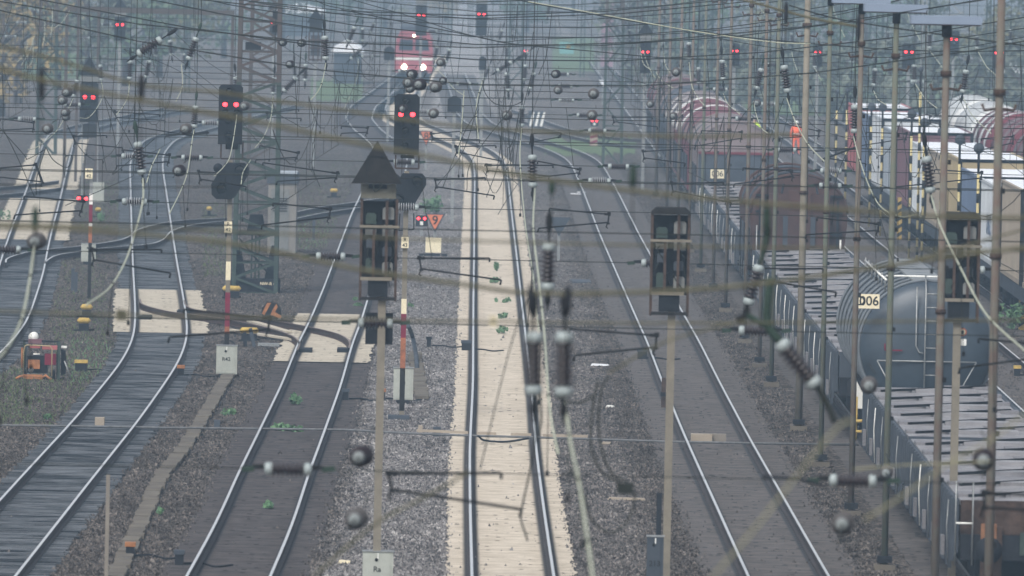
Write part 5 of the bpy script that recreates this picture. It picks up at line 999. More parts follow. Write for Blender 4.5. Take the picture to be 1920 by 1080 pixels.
# horizontal insulators and head spans
ROWS = [890, 612, 489, 394, 337, 309, 271, 243, 214, 186, 160, 138, 112, 88, 62, 40, 20]
RY = [zrow(960, y, 5.65) for y in ROWS]
HI = {890: [(540, 875), (1600, 908)], 612: [(704, 602), (1418, 628)], 489: [(620, 478), (1230, 495), (1820, 513), (12, 460)], 394: [(762, 390), (252, 380)], 337: [(1124, 341), (1557, 348)], 309: [(1160, 313), (1558, 320), (360, 292), (247, 315), (758, 305)],
      271: [(1475, 282)], 243: [(1120, 246), (395, 258), (50, 255)], 214: [(1097, 218), (135, 230), (1395, 218), (790, 240)], 186: [(1062, 187), (1440, 247)], 160: [(1060, 165), (870, 142), (1350, 190)], 138: [(1055, 111), (760, 110), (1720, 160)], 112: [(690, 53), (1450, 115)], 88: [(158, 62), (20, 75)], 62: [(200, 35), (40, 55), (810, 65)], 40: [(64, 36)], 20: []}
NAMES = ['blurred nearest', 'blurred second', 'third, sharp', 'fourth', 'fifth', 'sixth', 'seventh', 'eighth', 'ninth', 'tenth', 'eleventh', 'twelfth', 'thirteenth', 'fourteenth', 'fifteenth', 'sixteenth', 'farthest']
for i, (yr, Y) in enumerate(zip(ROWS, RY)):
    t = thing('head_span', (0, Y, 0), f'{NAMES[i]} set of cross span wires stretched over all the tracks, counted upward', 'cross span', 'overhead cross spans')
    W = max(22, Y * .062); r = .0085 + .000012 * Y
    k = MB(); k.tube([(-W, 0, 5.66), (W, 0, 5.66)], r * (.75 if i else .6), M['wire'], 5); k.build('lower_wire', t)
    if i > 0:
        k = MB(); k.tube([(-W, 0, 7.15), (W, 0, 7.15)], r * .9, M['wire'], 5); k.build('upper_wire', t)
        if i > 1:
            for j in range(1): k = MB(); k.tube([(x * W, .3 * j, 8.9 + .3 * j + 4.2 * abs(x - .05) ** 1.8 * (1 + .1 * (i % 3)) ) for x in np.linspace(-1, 1, 15)], r * 1.15, M['wire'], 5); k.build('catenary_rope', t)
            k = MB(); k.tube([(x * W, .5, 9.6 + .2 * (i % 2) + 4.6 * abs(x + .04) ** 1.9) for x in np.linspace(-1, 1, 15)], r, M['wire'], 5); k.build('catenary_rope', t)
            rd = random.Random(i); x = -W * .9
            while x < W * .9:
                f = x / W; zt = 8.9 + 4.2 * abs(f - .05) ** 1.8 * (1 + .1 * (i % 3)); k = MB(); k.tube([(0, 0, 0), (rd.uniform(-.2, .2), 0, zt - 7.15)], r * .6, M['wire'], 4); k.build('dropper', t, (x, 0, 7.15))
                if rd.random() < .45: k = MB(); k.tube([(0, 0, 0), (rd.uniform(-.5, .5), 0, 1.49)], r * .6, M['wire'], 4); k.build('dropper', t, (x + .6, 0, 5.66))
                x += rd.uniform(1.6, 4.2) * (1 + Y / 900)
    for (px, py) in HI[yr]:
        c = pt(px, py, Y); p0 = Vector((c.x - .275, 0, 5.66)); ins_parts(t, p0, p0 + Vector((.55, 0, 0)), 'h', 'porcelain' if (px + i) % 3 or i < 3 else 'porcelain_w', p0)
        
# registration arms: (upper arm start, end), (lower arm start, end), bracket x
ARMS = [((345, 580), (505, 597), (318, 632), (503, 618)), ((303, 468), (172, 468), (320, 512), (176, 487)), ((512, 381), (620, 392), (492, 422), (617, 407)), ((45, 368), (157, 378), (28, 403), (152, 395)), ((918, 484), (786, 484), (940, 525), (790, 504)), ((1030, 391), (1142, 402), (1010, 428), (1140, 417)),
        ((1068, 617), (1231, 629), (1078, 666), (1229, 651)), ((1532, 408), (1648, 420), (1512, 440), (1646, 432)), ((1543, 504), (1405, 503), (1568, 548), (1425, 524)), ((940, 887), (728, 888), (978, 955), (735, 918)), ((1990, 930), (1845, 924), (2000, 962), (1845, 951)), ((1008, 302), (1088, 318), (1005, 333), (1086, 324)),
        ((1280, 280), (1205, 284), (1285, 306), (1208, 296)), ((1356, 342), (1259, 344), (1371, 380), (1262, 358)), ((1393, 315), (1481, 320), (1377, 345), (1487, 331)), ((1315, 245), (1391, 248), (1304, 274), (1390, 259)), ((1459, 230), (1536, 246), (1450, 260), (1535, 254)), ((1526, 284), (1602, 279), (1624, 307), (1545, 296)), ((1811, 218), (1743, 219), (1822, 240), (1744, 230)),
        ((1624, 248), (1700, 251), (1615, 273), (1698, 260)), ((1752, 318), (1841, 324), (1655, 353), (1839, 334)), ((0, 315), (67, 309), (0, 332), (80, 341)), ((200, 254), (138, 256), (230, 277), (140, 268)), ((0, 223), (63, 230), (0, 244), (63, 241)), ((250, 237), (357, 254), (310, 255), (390, 247)), ((231, 281), (318, 291), (219, 311), (316, 303)),
        ((412, 324), (372, 322), (462, 350), (376, 336)), ((493, 305), (633, 325), (520, 340), (630, 333)), ((487, 273), (560, 287), (480, 300), (556, 295)), ((640, 237), (690, 240), (640, 250), (688, 248)), ((930, 273), (854, 275), (940, 302), (857, 285)), ((1037, 310), (912, 310), (1030, 330), (914, 320)), ((910, 333), (816, 337), (927, 367), (818, 350)), ((897, 243), (808, 251), (900, 262), (812, 259)),
        ((993, 267), (1050, 257), (1000, 250), (1052, 249)), ((1223, 220), (1149, 220), (1233, 238), (1151, 228)), ((1545, 100), (1600, 106), (1540, 120), (1598, 112)), ((300, 215), (215, 210), (310, 226), (218, 220)), ((560, 205), (500, 212), (565, 222), (502, 220)), ((1690, 205), (1752, 200), (1695, 222), (1755, 212)), ((1840, 260), (1900, 256), (1835, 282), (1899, 268)), ((1835, 635), (1990, 650), (1800, 690), (1990, 665))]
for (a, b, c, e) in ARMS:
    yc = (a[1] + b[1] + c[1] + e[1]) / 4; xc = b[0]; d = proj(at(xc, (b[1] + e[1]) / 2, 5.8))[2]; o0 = pt(b[0], b[1], d); s = d / F
    t = thing('registration_arm', o0, where('dark two armed steady bracket', xc, yc), 'registration arm', 'steady arms on the cross spans')
    q = lambda x, y: pt(x, y, d) - o0
    k = MB(); B0, B1 = q(b[0], b[1] - 2), q(e[0], e[1] + 2); k.beam(B0, B1, .035, .05, M['steel']); k.bc(B0, (.07, .07, .05), M['steel']); k.bc(B1, (.07, .07, .04), M['steel']); k.build('bracket', t)
    k = MB(); A = q(*a); k.tube([q(*b), A], .018, M['steel'], 6); k.tube([A, A + Vector((0, 0, -.07))], .02, M['steel'], 6); k.tube([q(*b) - (A - q(*b)) * .03, q(*b) + (A - q(*b)) * .08], .03, M['steel'], 6); k.build('upper_arm', t)
    k = MB(); A = q(*c); k.tube([q(*e), A], .018, M['steel'], 6); k.tube([A, A + Vector((-.02, 0, -.09))], .02, M['steel'], 6); k.tube([q(*e), q(*e) + Vector((-.04, 0, -.1)), q(*e) + Vector((.0, 0, -.12))], .014, M['steel'], 5); k.build('lower_arm', t)
# hanging insulators (top, bottom) of the ribbed body
VI = [((1001, 622), (1001, 742)), ((1058, 622), (1057, 745)), ((1029, 455), (1027, 545)), ((1424, 497), (1402, 572)), ((998, 290), (999, 352)), ((258, 266), (267, 328)), ((1737, 293), (1745, 362)), ((1603, 196), (1602, 250)), ((145, 150), (137, 182)), ((188, 121), (190, 152)), ((244, 113), (243, 150)), ((280, 113), (273, 147)),
      ((292, 80), (292, 107)), ((318, 75), (322, 105)), ((368, 70), (353, 113)), ((303, 73), (257, 103)), ((442, 143), (445, 180)), ((514, 145), (512, 178)), ((556, 145), (531, 172)), ((573, 120), (572, 153)), ((552, 120), (553, 146)), ((609, 67), (611, 113)), ((367, 198), (364, 240)), ((820, 86), (815, 112)), ((843, 92), (836, 118)),
      ((917, 125), (908, 149)), ((950, 136), (953, 172)), ((985, 121), (983, 152)), ((1001, 136), (993, 168)), ((979, 198), (978, 238)), ((990, 97), (967, 114)), ((960, 116), (932, 134)), ((942, 56), (935, 78)), ((961, 62), (961, 78)), ((950, 86), (950, 111)), ((665, 50), (653, 80)), ((680, 52), (680, 78)), ((702, 42), (694, 62)),
      ((677, 92), (657, 111)), ((1292, 79), (1292, 114)), ((1309, 126), (1310, 158)), ((1354, 112), (1356, 151)), ((1428, 128), (1418, 168)), ((1470, 122), (1477, 174)), ((1484, 62), (1485, 82)), ((1527, 99), (1528, 128)), ((1598, 98), (1598, 118)), ((1641, 128), (1638, 162)), ((1665, 59), (1665, 78)), ((1714, 120), (1715, 155)), ((1743, 60), (1743, 92)), ((1812, 131), (1805, 175)), ((1832, 65), (1832, 92)),
      ((66, 17), (62, 33)), ((78, 20), (78, 34)), ((85, 18), (86, 33)), ((1205, 52), (1205, 76)), ((1180, 55), (1181, 75)), ((735, 22), (733, 40)), ((1895, 55), (1894, 80)), ((1245, 60), (1244, 82)), ((1246, 8), (1246, 30)), ((1030, 8), (1027, 30)), ((604, 22), (602, 42)), ((345, 100), (345, 122))]
for (a, b) in VI:
    L_ = math.hypot(a[0] - b[0], a[1] - b[1]); d = min(520, F * .58 / L_ * (1.12 if L_ < 80 else 1.0)); near = L_ > 80
    p0, p1 = pt(*a, d), pt(*b, d); t = thing('hanging_insulator', p0, where('dark ribbed insulator hanging', *a), 'insulator', 'insulators hanging in the overhead line')
    ins_parts(t, p0, p1, 'v'); up = (p0 - p1).normalized() * .40; slant = abs(a[0] - b[0]) > .45 * L_
    if not slant:
        zt = min(10.6, pt(a[0], -40, d).z) if not near else p0.z + .5
        if zt > p0.z + .6: k = MB(); k.tube([up, Vector((up.x * .9, 0, zt - p0.z))], .0075 + d * .00001, M['wire'], 5); k.build('suspension_wire', t)
EO = [(672, 847, 36), (665, 963, 38), (1577, 972, 38), (1842, 853, 38), (1660, 880, 24), (1628, 715, 30), (770, 135, 17), (764, 150, 19), (784, 153, 21), (768, 162, 16), (815, 158, 20), (812, 208, 18), (754, 200, 16), (825, 113, 15), (830, 148, 14), (1040, 135, 15), (1045, 165, 15), (1112, 171, 19), (1109, 211, 18), (1267, 131, 16), (1261, 214, 14), (1218, 192, 13), (347, 237, 20), (333, 315, 20), (124, 169, 17), (116, 184, 16), (88, 237, 18), (121, 207, 15), (123, 216, 14), (948, 212, 17), (457, 195, 16), (564, 77, 14), (529, 76, 14), (542, 117, 14), (1418, 190, 13), (66, 445, 30)]
for (x, y, s_) in EO:
    d = F * .20 / s_; p0 = pt(x, y, d); t = thing('line_insulator', p0, where('round end of a lengthwise insulator', x, y), 'insulator', 'insulators seen end on'); rr = random.uniform(-.06, .1)
    p1 = p0 + Vector((.04 + rr * .3, .36, -.05)); ins_parts(t, p0 - Vector((0, .25, .05)), p1, 'n', 'porcelain_e' if random.random() < .7 else 'porcelain', Vector((0, -.25, -.05)), .62)
    k = MB(); k.tube([(0, -.25, -.05), (random.uniform(-.5, .5) * .3, -2.5, -.12)], .008, M['wire'], 5); k.tube([(.1, .4, .08), (.12, 3, .1)], .008, M['wire'], 5); k.build('line_wire', t)
# big slanting insulator and green yoke on the right
d = 108; o0 = pt(1440, 600, d); t = thing('span_anchor', o0, 'blurred slanting insulator hanging from a mossy green yoke, right of centre', 'insulator'); q = lambda x, y: pt(x, y, d) - o0
k = MB(); k.tube(smooth([q(1440, 395), q(1440, 430), q(1432, 470), q(1424, 495)]), [.02] * 6 + [.034] * 6 + [.02] * 7, M['verdi'], 8); k.tube(smooth([q(1402, 575), q(1398, 590), q(1380, 600)]), .03, M['steel'], 8); k.tube(smooth([q(1445, 520), q(1440, 560), q(1440, 610), q(1462, 640)]), .045, M['verdi'], 8); k.tube(smooth([q(1400, 590), q(1425, 605), q(1450, 620)]), .03, M['verdi'], 8); k.build('yoke', t)
ins_parts(t, o0 + q(1462, 640), o0 + q(1532, 725), 'n', 'porcelain', q(1462, 640)); k = MB(); k.tube(smooth([q(1532, 725), q(1552, 760), q(1565, 792)]), .03, M['wire'], 8); k.build('link', t)
# droppers, jumpers and carrier wires as they hang in the picture (pixels, near end nearer)
def carrier(px, f0, f1, r=.014, m='wire_pale', drops=3, ln=.6, desc='pale sagging carrier wire'):
    L_ = len(px); ds = [f0 + (f1 - f0) * i / (L_ - 1) for i in range(L_)]; pts = smooth([pt(x, y, q_) for (x, y), q_ in zip(px, ds)], 6)
    mid = px[L_ // 2]; o0 = pts[0]; t = thing('carrier_wire', o0, where(desc, *mid), 'carrier wire', 'sagging carrier wires')
    k = MB(); k.tube([p - o0 for p in pts], r, M[m], 6); k.build('wire', t)
    for j in range(drops):
        p = pts[int(len(pts) * (j + .7) / (drops + .5)) % len(pts)]; k = MB(); l = ln * random.uniform(.7, 1.6) * (1 + (p.y / 300)); e = p + Vector((random.uniform(-.08, .08), random.uniform(-.6, .6), -l))
        k.tube([p - o0, e - o0], .006, M['wire'], 4); k.bc(e - o0, (.045, .045, .07), M['steel']); k.bc(p - o0, (.05, .05, .05), M['steel']); k.build('dropper', t)
CW = [([(137, 184), (128, 205), (110, 240), (88, 262), (65, 278), (52, 280)], 330, 290), ([(190, 152), (193, 178), (180, 205), (165, 221), (150, 221)], 340, 300), ([(243, 152), (240, 180), (230, 200), (218, 215)], 300, 280), ([(445, 195), (443, 225), (432, 290), (420, 312), (402, 330)], 290, 240), ([(512, 180), (508, 220), (495, 255), (478, 277)], 330, 290), ([(611, 118), (605, 150), (597, 170), (583, 187)], 260, 250),
      ([(364, 243), (360, 265), (352, 320), (340, 355), (318, 400)], 260, 220), ([(268, 335), (268, 375), (255, 430), (235, 490), (205, 540), (162, 572)], 180, 150), ([(64, 462), (55, 530), (40, 600), (15, 650), (-10, 680)], 130, 105), ([(978, 240), (975, 300), (985, 420), (1000, 520), (1010, 620)], 240, 180), ([(1003, 354), (1000, 430), (1010, 520), (1022, 640), (1030, 760), (1046, 850)], 180, 125), ([(1059, 748), (1070, 830), (1085, 900), (1100, 1000), (1114, 1100)], 104, 88),
      ([(808, 122), (830, 140), (850, 165), (872, 180)], 380, 350), ([(1292, 116), (1297, 160), (1310, 185), (1320, 197)], 330, 300), ([(1356, 175), (1365, 195), (1387, 214)], 320, 300), ([(1413, 190), (1418, 215), (1428, 240), (1440, 250)], 300, 280), ([(1475, 184), (1490, 225), (1515, 270), (1545, 302)], 230, 215), ([(1600, 256), (1612, 300), (1630, 350), (1652, 388), (1690, 407), (1718, 402)], 220, 200), ([(1746, 366), (1762, 420), (1800, 500), (1850, 590), (1930, 665)], 180, 140),
      ([(1638, 170), (1646, 186), (1662, 197)], 320, 300), ([(1716, 157), (1735, 185), (1757, 203)], 320, 300), ([(1805, 180), (1822, 215), (1858, 250)], 300, 280), ([(1833, 95), (1850, 125), (1870, 145), (1873, 170)], 340, 330), ([(1527, 127), (1540, 150)], 400, 390), ([(1484, 95), (1490, 120), (1500, 143)], 400, 390), ([(1743, 95), (1755, 110), (1767, 127)], 390, 380), ([(52, 82), (47, 100), (33, 116)], 420, 400), ([(64, 68), (55, 97), (40, 122)], 420, 400), ([(62, 78), (61, 112), (50, 128)], 410, 400),
      ([(84, 40), (84, 60), (82, 80)], 430, 420), ([(98, 15), (98, 45), (95, 70)], 430, 420), ([(1206, 95), (1216, 125), (1228, 145)], 380, 370), ([(1200, 90), (1207, 120), (1225, 133)], 380, 370), ([(1243, 90), (1247, 120), (1256, 136)], 370, 360), ([(1230, 135), (1240, 150), (1262, 165)], 350, 340), ([(645, 205), (668, 150), (672, 110)], 420, 440), ([(1560, 10), (1575, 50), (1584, 70)], 430, 420), ([(1345, 60), (1352, 100), (1362, 125)], 430, 420), ([(1418, 0), (1430, 22), (1440, 35)], 430, 420), ([(1700, 20), (1712, 50), (1725, 75)], 420, 400),
      ([(130, 20), (118, 40), (103, 52)], 430, 420), ([(470, 300), (456, 322), (452, 345)], 260, 250), ([(300, 280), (285, 310), (275, 342)], 250, 240), ([(340, 120), (342, 160), (330, 190)], 300, 290), ([(870, 170), (866, 230), (860, 290)], 260, 250), ([(905, 150), (893, 200), (897, 260)], 260, 250)]
for px, a, b in CW:
    base = 1 if px[0][1] < 130 else (2 if px[0][1] < 250 else 3); carrier(px, a, b, .012 + (.003 if a < 200 else 0), 'wire_pale' if a > 150 or True else 'wire', base)
# bunched jumper loops and slanting stays in the tangle
LOOPS = [([(905, 150), (910, 175), (930, 195), (960, 198), (980, 190)], 240), ([(86, 276), (100, 300), (125, 314), (135, 300), (133, 291), (122, 295), (119, 312), (121, 328)], 230), ([(1158, 142), (1220, 160), (1226, 165), (1222, 130)], 330), ([(1498, 170), (1502, 200), (1530, 240), (1600, 262)], 320), ([(120, 273), (122, 290), (130, 292)], 230), ([(86, 276), (75, 310), (68, 340), (68, 365)], 230), ([(678, 115), (680, 140), (696, 150), (707, 135), (708, 128)], 350), ([(510, 190), (520, 212), (550, 230), (570, 240), (586, 230), (590, 200)], 300), ([(560, 190), (545, 180), (530, 190), (525, 210)], 300),
         ([(1220, 140), (1216, 160), (1230, 168), (1243, 160), (1240, 143)], 330), ([(1040, 742), (1060, 752), (1085, 755), (1110, 745), (1118, 730), (1122, 712)], 112), ([(1142, 705), (1128, 730), (1122, 790), (1130, 850), (1150, 890), (1178, 905)], 110), ([(1122, 712), (1112, 760), (1108, 830), (1125, 880), (1165, 908)], 110), ([(1070, 880), (1095, 930), (1110, 975), (1140, 998), (1170, 985), (1188, 950), (1190, 925)], 110), ([(1003, 745), (1004, 790), (1000, 850), (990, 900), (980, 945), (978, 960)], 122), ([(978, 955), (977, 975), (985, 1000), (989, 1015)], 122), ([(1010, 720), (1015, 780), (1008, 830)], 120)]
for px, d in LOOPS: wire(px, d, .011 if d > 200 else .013, 'wire', where('dark looping jumper cable', *px[len(px) // 2]), 'jumper cable', 'jumper_cable', 'jumper cables')
t = thing('cable_clamp', pt(1172, 916, 110), 'blurred dark clamp block on the cable loop over the ballast', 'clamp'); k = MB(); k.bc((0, 0, 0), (.17, .05, .11), M['wire']); k.build('block', t)
STAY = [([(302, 38), (410, 130), (540, 175)], 330), ([(68, 65), (140, 128)], 400), ([(320, 100), (405, 165), (412, 180)], 300), ([(232, 92), (330, 130), (415, 188)], 300), ([(232, 92), (290, 140)], 300), ([(0, 80), (22, 10), (8, 0)], 330), ([(5, 240), (35, 300), (65, 370)], 220), ([(0, 240), (45, 290), (52, 298), (85, 280)], 230), ([(640, 60), (660, 90), (700, 130)], 350), ([(906, 320), (938, 350), (1010, 90)], 260),
        ([(818, 350), (870, 280), (905, 160)], 240), ([(1470, 184), (1440, 270), (1415, 345)], 240), ([(1600, 262), (1570, 330), (1560, 420)], 230), ([(1413, 192), (1385, 230), (1360, 300)], 270), ([(1715, 158), (1680, 200)], 310), ([(1715, 158), (1725, 220), (1742, 300)], 300), ([(1805, 182), (1780, 230), (1760, 300)], 290), ([(1805, 182), (1745, 225)], 290), ([(290, 260), (215, 325), (220, 312)], 240), ([(195, 180), (215, 260), (218, 312)], 240), ([(195, 180), (235, 250), (255, 290)], 250),
        ([(505, 70), (640, 155), (700, 178)], 330), ([(830, 352), (870, 250), (898, 205)], 230), ([(875, 360), (885, 300), (960, 200)], 230), ([(912, 370), (935, 300), (945, 180)], 230), ([(1000, 60), (995, 100), (992, 130)], 250), ([(1035, 20), (1025, 100), (1010, 140)], 240), ([(970, 10), (968, 50), (965, 75)], 250), ([(440, 200), (470, 250), (500, 280)], 280), ([(1005, 520), (960, 640), (900, 880)], 122), ([(590, 270), (585, 310), (600, 350)], 240), ([(1190, 690), (1230, 800)], 400)]
for px, d in STAY[:-1]: wire(px, d, .009 if d > 150 else .008, 'wire', where('thin slanting stay wire', *px[len(px) // 2]), 'stay wire', 'stay_wire', 'slanting stay wires', sm=len(px) > 2)
# long messenger ropes near the camera, well out of focus, and the finer ones behind them
NEAR = [([(-20, 122), (78, 150), (262, 188), (480, 228), (640, 262), (800, 293), (1000, 333), (1280, 368), (1600, 395), (1760, 405), (1940, 410)], 82, .019, 'wire_olive', 'thick blurred olive rope slanting down across the whole view'),
        ([(-20, 82), (90, 108), (170, 132), (265, 160), (400, 172), (500, 187), (640, 206), (800, 230), (1000, 246), (1280, 256), (1500, 252)], 95, .016, 'wire_olive', 'thick blurred olive rope above the slanting one, upper left'),
        ([(-20, 425), (160, 432), (420, 455), (600, 490), (700, 510), (880, 535), (1000, 550), (1200, 548), (1400, 535), (1600, 508), (1760, 484), (1940, 462)], 84, .019, 'wire_olive', 'thick blurred olive rope sagging across the middle below the signal cases'),
        ([(-20, 418), (300, 428), (560, 440), (900, 452), (1300, 462), (1940, 470)], 92, .011, 'wire_olive', 'faint straight blurred wire at the level of the R 42 plate'), ([(-20, 582), (225, 590), (640, 598), (925, 603), (1300, 606), (1940, 600)], 96, .011, 'wire_olive', 'faint straight blurred wire carrying two small number plates'),
        ([(-20, 345), (200, 352), (420, 350)], 130, .009, 'wire', 'short faint wire across the far left timber track'),
        ([(1375, -5), (1440, 12), (1475, 22), (1540, 38), (1610, 50)], 150, .022, 'wire_olive', 'thick olive rope ending at the reddish lamp pole, top right'), ([(1480, 10), (1560, 33), (1660, 50), (1775, 66), (1940, 88)], 190, .014, 'wire', 'dark rope crossing the lamp poles near their top'), ([(950, -5), (1030, 12), (1130, 30), (1250, 50), (1400, 70), (1600, 88), (1760, 96), (1940, 95)], 240, .014, 'wire', 'rope slanting from top centre toward the highest red signal'),
        ([(990, 3), (1100, 22), (1280, 55), (1440, 78), (1520, 82)], 235, .012, 'wire_pale', 'pale rope just under the top centre rope'), ([(640, 18), (760, 42), (900, 70), (960, 82), (1100, 95), (1280, 110), (1500, 107), (1700, 85), (1940, 50)], 260, .014, 'wire', 'dark rope dipping low in the middle of the upper view'), ([(655, -2), (760, 28), (860, 60), (940, 78), (1000, 74), (1280, 62), (1500, 40), (1640, 12), (1700, -3)], 300, .013, 'wire', 'dark rope from top centre left bending up to the top right'),
        ([(230, -10), (330, 8), (480, 38), (640, 60), (800, 72)], 300, .012, 'wire', 'dark rope in front of the lattice mast top'), ([(585, -3), (620, 12), (700, 25)], 280, .012, 'wire', 'short rope right of the pointed hazy signal'), ([(1280, 58), (1440, 88), (1640, 108), (1800, 90), (1940, 66)], 280, .012, 'wire', 'dark rope crossing the hazy right hand signals'), ([(640, 178), (800, 182), (1000, 184), (1280, 188)], 300, .010, 'wire', 'level wire through the insulator tangle'),
        ([(1140, 700), (1250, 640), (1400, 600)], 90, .010, 'wire_olive', 'faint olive wire over the right hand ballast'), ([(1330, 1090), (1420, 985), (1500, 885), (1572, 800), (1600, 790)], 62, .0075, 'strap', 'broad blurred pale strap slanting over the right hand track'), ([(1620, 975), (1700, 925), (1780, 868), (1850, 830), (1930, 770)], 68, .0075, 'strap', 'broad blurred pale strap before the nearest silver wagon'), ([(1600, 880), (1700, 872), (1860, 865)], 95, .008, 'strap', 'short faint pale wire beside the right hand ball insulator'), ([(590, 1080), (700, 985), (800, 930), (880, 885)], 80, .013, 'wire_olive', 'faint blurred olive strap at the bottom beside the Ra cabinet'),
        ([(1430, 893), (1490, 897), (1550, 912)], 112, .018, 'under', 'blurred dark end fitting of the right hand cross span'), ([(1690, 845), (1640, 832), (1760, 842)], 100, .008, 'wire_olive', 'very faint wire before the wagon decks'), ([(1540, 520), (1700, 490), (1920, 430)], 100, .012, 'wire_olive', 'faint olive wire rising right above the tank wagon')]
for px, d, r, m, lab in NEAR[:-2] + [NEAR[-1]]: wire(px, d, r, m, lab, 'rope' if r > .01 else 'wire', 'messenger_rope')
for (x, y, w_, m, wd) in ((228, 591, .10, 'wire_olive', 'B'), (925, 602, .07, 'plate', '2')):
    t = thing('line_number_plate', pt(x, y, 96.5), 'small blurred plate on the wire beside the pale mats' if x < 500 else 'tiny blurred yellow plate hanging over the pale track', 'number plate'); k = MB(); k.box(-w_ / 2, w_ / 2, -.01, .01, -.05, .05, M[m]); k.build('plate', t); text('letter', wd, .09, M['txt'], t, (0, -.012, 0), ext=.001)
# black clamps on the near ropes
for (x, y, d, l, lab) in ((78, 158, 84, .14, 'black clamp on the blurred rope, upper left corner'), (265, 165, 95, .12, 'black clamp on the blurred rope above the second timber track'), (66, 412, 92, .12, 'dark green clamp above a ball insulator, left'), (1438, 412, 84, .12, 'mossy clamp on the blurred rope before the brown hopper'), (995, 560, 84, .12, 'dark clamp above the left blurred insulator'), (1065, 562, 84, .12, 'dark clamp above the right blurred insulator'), (1187, 330, 90, .10, 'small mossy green clamp above the right hand curve'), (1035, 350, 100, .08, 'green clamp over the pale track edge'), (1474, 24, 150, .16, 'black clamp under the top right olive rope'), (1610, 52, 150, .2, 'black rope clamp fixed to the reddish lamp pole')):
    t = thing('rope_clamp', pt(x, y, d), lab, 'clamp', 'clamps on the ropes'); k = MB(); lathe(k, [(0, l), (.012, l), (.03, l * .5), (.03, -l * .5), (.012, -l), (0, -l)], M['verdi' if 'green' in lab or 'mossy' in lab else 'under'], 8); k.build('clamp_body', t); k = MB(); k.tube([(0, 0, -l), (0, 0, -l - .35)], .006, M['wire'], 5); k.build('hanger', t)
# contact lines along the tracks
for k_ in range(1, 9):
    lab = {1: 'thin contact line over the far left timber track', 2: 'thin contact line over the second timber track', 3: 'thin contact line over the brown bonded track', 4: 'thin contact line over the pale middle track', 5: 'thin contact line over the right hand shiny track', 6: 'thin contact line over the freight train', 7: 'thin contact line over the track beside the containers', 8: 'thin contact line over the container row'}[k_]
    t = thing('overhead_line', (0, 0, 0), lab, 'overhead line', 'contact lines along the tracks'); nd = 0; cw = MB(); car = MB()
    y0 = 3 if k_ in (1, 2, 3, 4, 5) else 2; P1 = []; P2 = []
    for j in range(y0, 14):
        a, b = RY[j], RY[j + 1]; st = (-1) ** j * .25
        for f in np.linspace(0, 1, 8, endpoint=False):
            y = a + (b - a) * f; x = cx(k_, y) + st * (1 - 2 * f); P1.append((x, y, 5.55)); sag = 1.05 * (1 - (2 * f - 1) ** 2); P2.append((x, y, 7.3 - sag))
            if f > .05 and (int(f * 8)) % 2 == 0 and nd < 95: q_ = MB(); q_.tube([(0, 0, 0), (0, 0, 7.3 - sag - 5.55)], .006, M['wire'], 4); q_.build('dropper', t, (x, y, 5.55)); nd += 1
    cw.tube(P1, .010, M['wire'], 4); cw.build('contact_wire', t); car.tube(P2, .010, M['wire'], 4); car.build('carrier_wire', t)
# ---------------------------------------------------------------- plants
def leafy(k, c, rx, ry, rz, n, sz, m, rnd, up=.3):
    vs = []; fs = []
    for _ in range(n):
        while True:
            v = Vector((rnd.uniform(-1, 1), rnd.uniform(-1, 1), rnd.uniform(-1, 1)))
            if v.length <= 1: break
        p = Vector((c[0] + v.x * rx, c[1] + v.y * ry, c[2] + v.z * rz)); s_ = sz * rnd.uniform(.5, 1.3)
        a = Vector((rnd.gauss(0, 1), rnd.gauss(0, 1), rnd.gauss(0, 1))).normalized(); b = a.orthogonal().normalized(); b = (Matrix.Rotation(rnd.uniform(0, 6.28), 3, a) @ b); e = a.cross(b)
        o = len(vs); vs += [p - b * s_, p - e * s_ * .55, p + b * s_, p + e * s_ * .55]; fs.append((o, o + 1, o + 2, o + 3))
    k.add(vs, fs, m)
rnd = random.Random(11)
for (x, y, w_, h_, n, lab) in ((553, 748, 24, 24, 160, 'bright green weed clump between the rails of the brown track'), (505, 947, 18, 18, 120, 'small green weed between rails at the bottom'), (931, 500, 14, 20, 110, 'uppermost weed in the pale track'), (930, 525, 30, 14, 110, 'spreading weed below the uppermost one in the pale track'), (945, 562, 20, 12, 90, 'third weed in the pale track'), (930, 563, 10, 8, 50, 'tiny weed left of the third pale track weed'), (942, 590, 18, 16, 100, 'fourth weed in the pale track'), (938, 618, 26, 18, 140, 'lowest and largest weed in the pale track'),
                             (810, 378, 36, 40, 260, 'dark green bush beside the middle track'), (665, 570, 26, 10, 80, 'flat weed beside the signal case foot'), (667, 560, 12, 8, 50, 'small weed beside the brown track'), (1415, 640, 10, 8, 0, ''), (1895, 590, 46, 60, 240, 'weedy shrub behind the tank wagon at the right'), (190, 405, 22, 24, 120, 'green weeds beside the red banded post'), (88, 780, 16, 10, 70, 'small bright weed left of the timber rails'), (295, 960, 14, 14, 70, 'thin weed beside the cable duct'), (430, 1000, 8, 8, 0, ''), (548, 802, 60, 14, 180, 'grey green tuft under the hose on the brown track'),
                             (430, 770, 30, 18, 120, 'dry weed right of the cable duct'), (775, 570, 18, 10, 60, 'low weed in grey ballast behind the R 43 mast'), (10, 400, 16, 30, 90, 'weed at the left picture edge')):
    if not n: continue
    b = at(x, y + h_ / 2, GZ); s = proj(b)[2] / F; t = tag(MB().build('x'), None) if False else None
    k = MB(); nb = max(2, n // 40)
    for _ in range(nb): leafy(k, (rnd.uniform(-.4, .4) * w_ * s, rnd.uniform(-.5, .5), h_ * s * rnd.uniform(.3, .6)), w_ * s * .28, .3, h_ * s * .35, n // nb, .055 if w_ < 35 else .09, M['leafg'], rnd)
    o = k.build('weed', None, b); tag(o, lab, 'weed', 'weeds between the tracks')
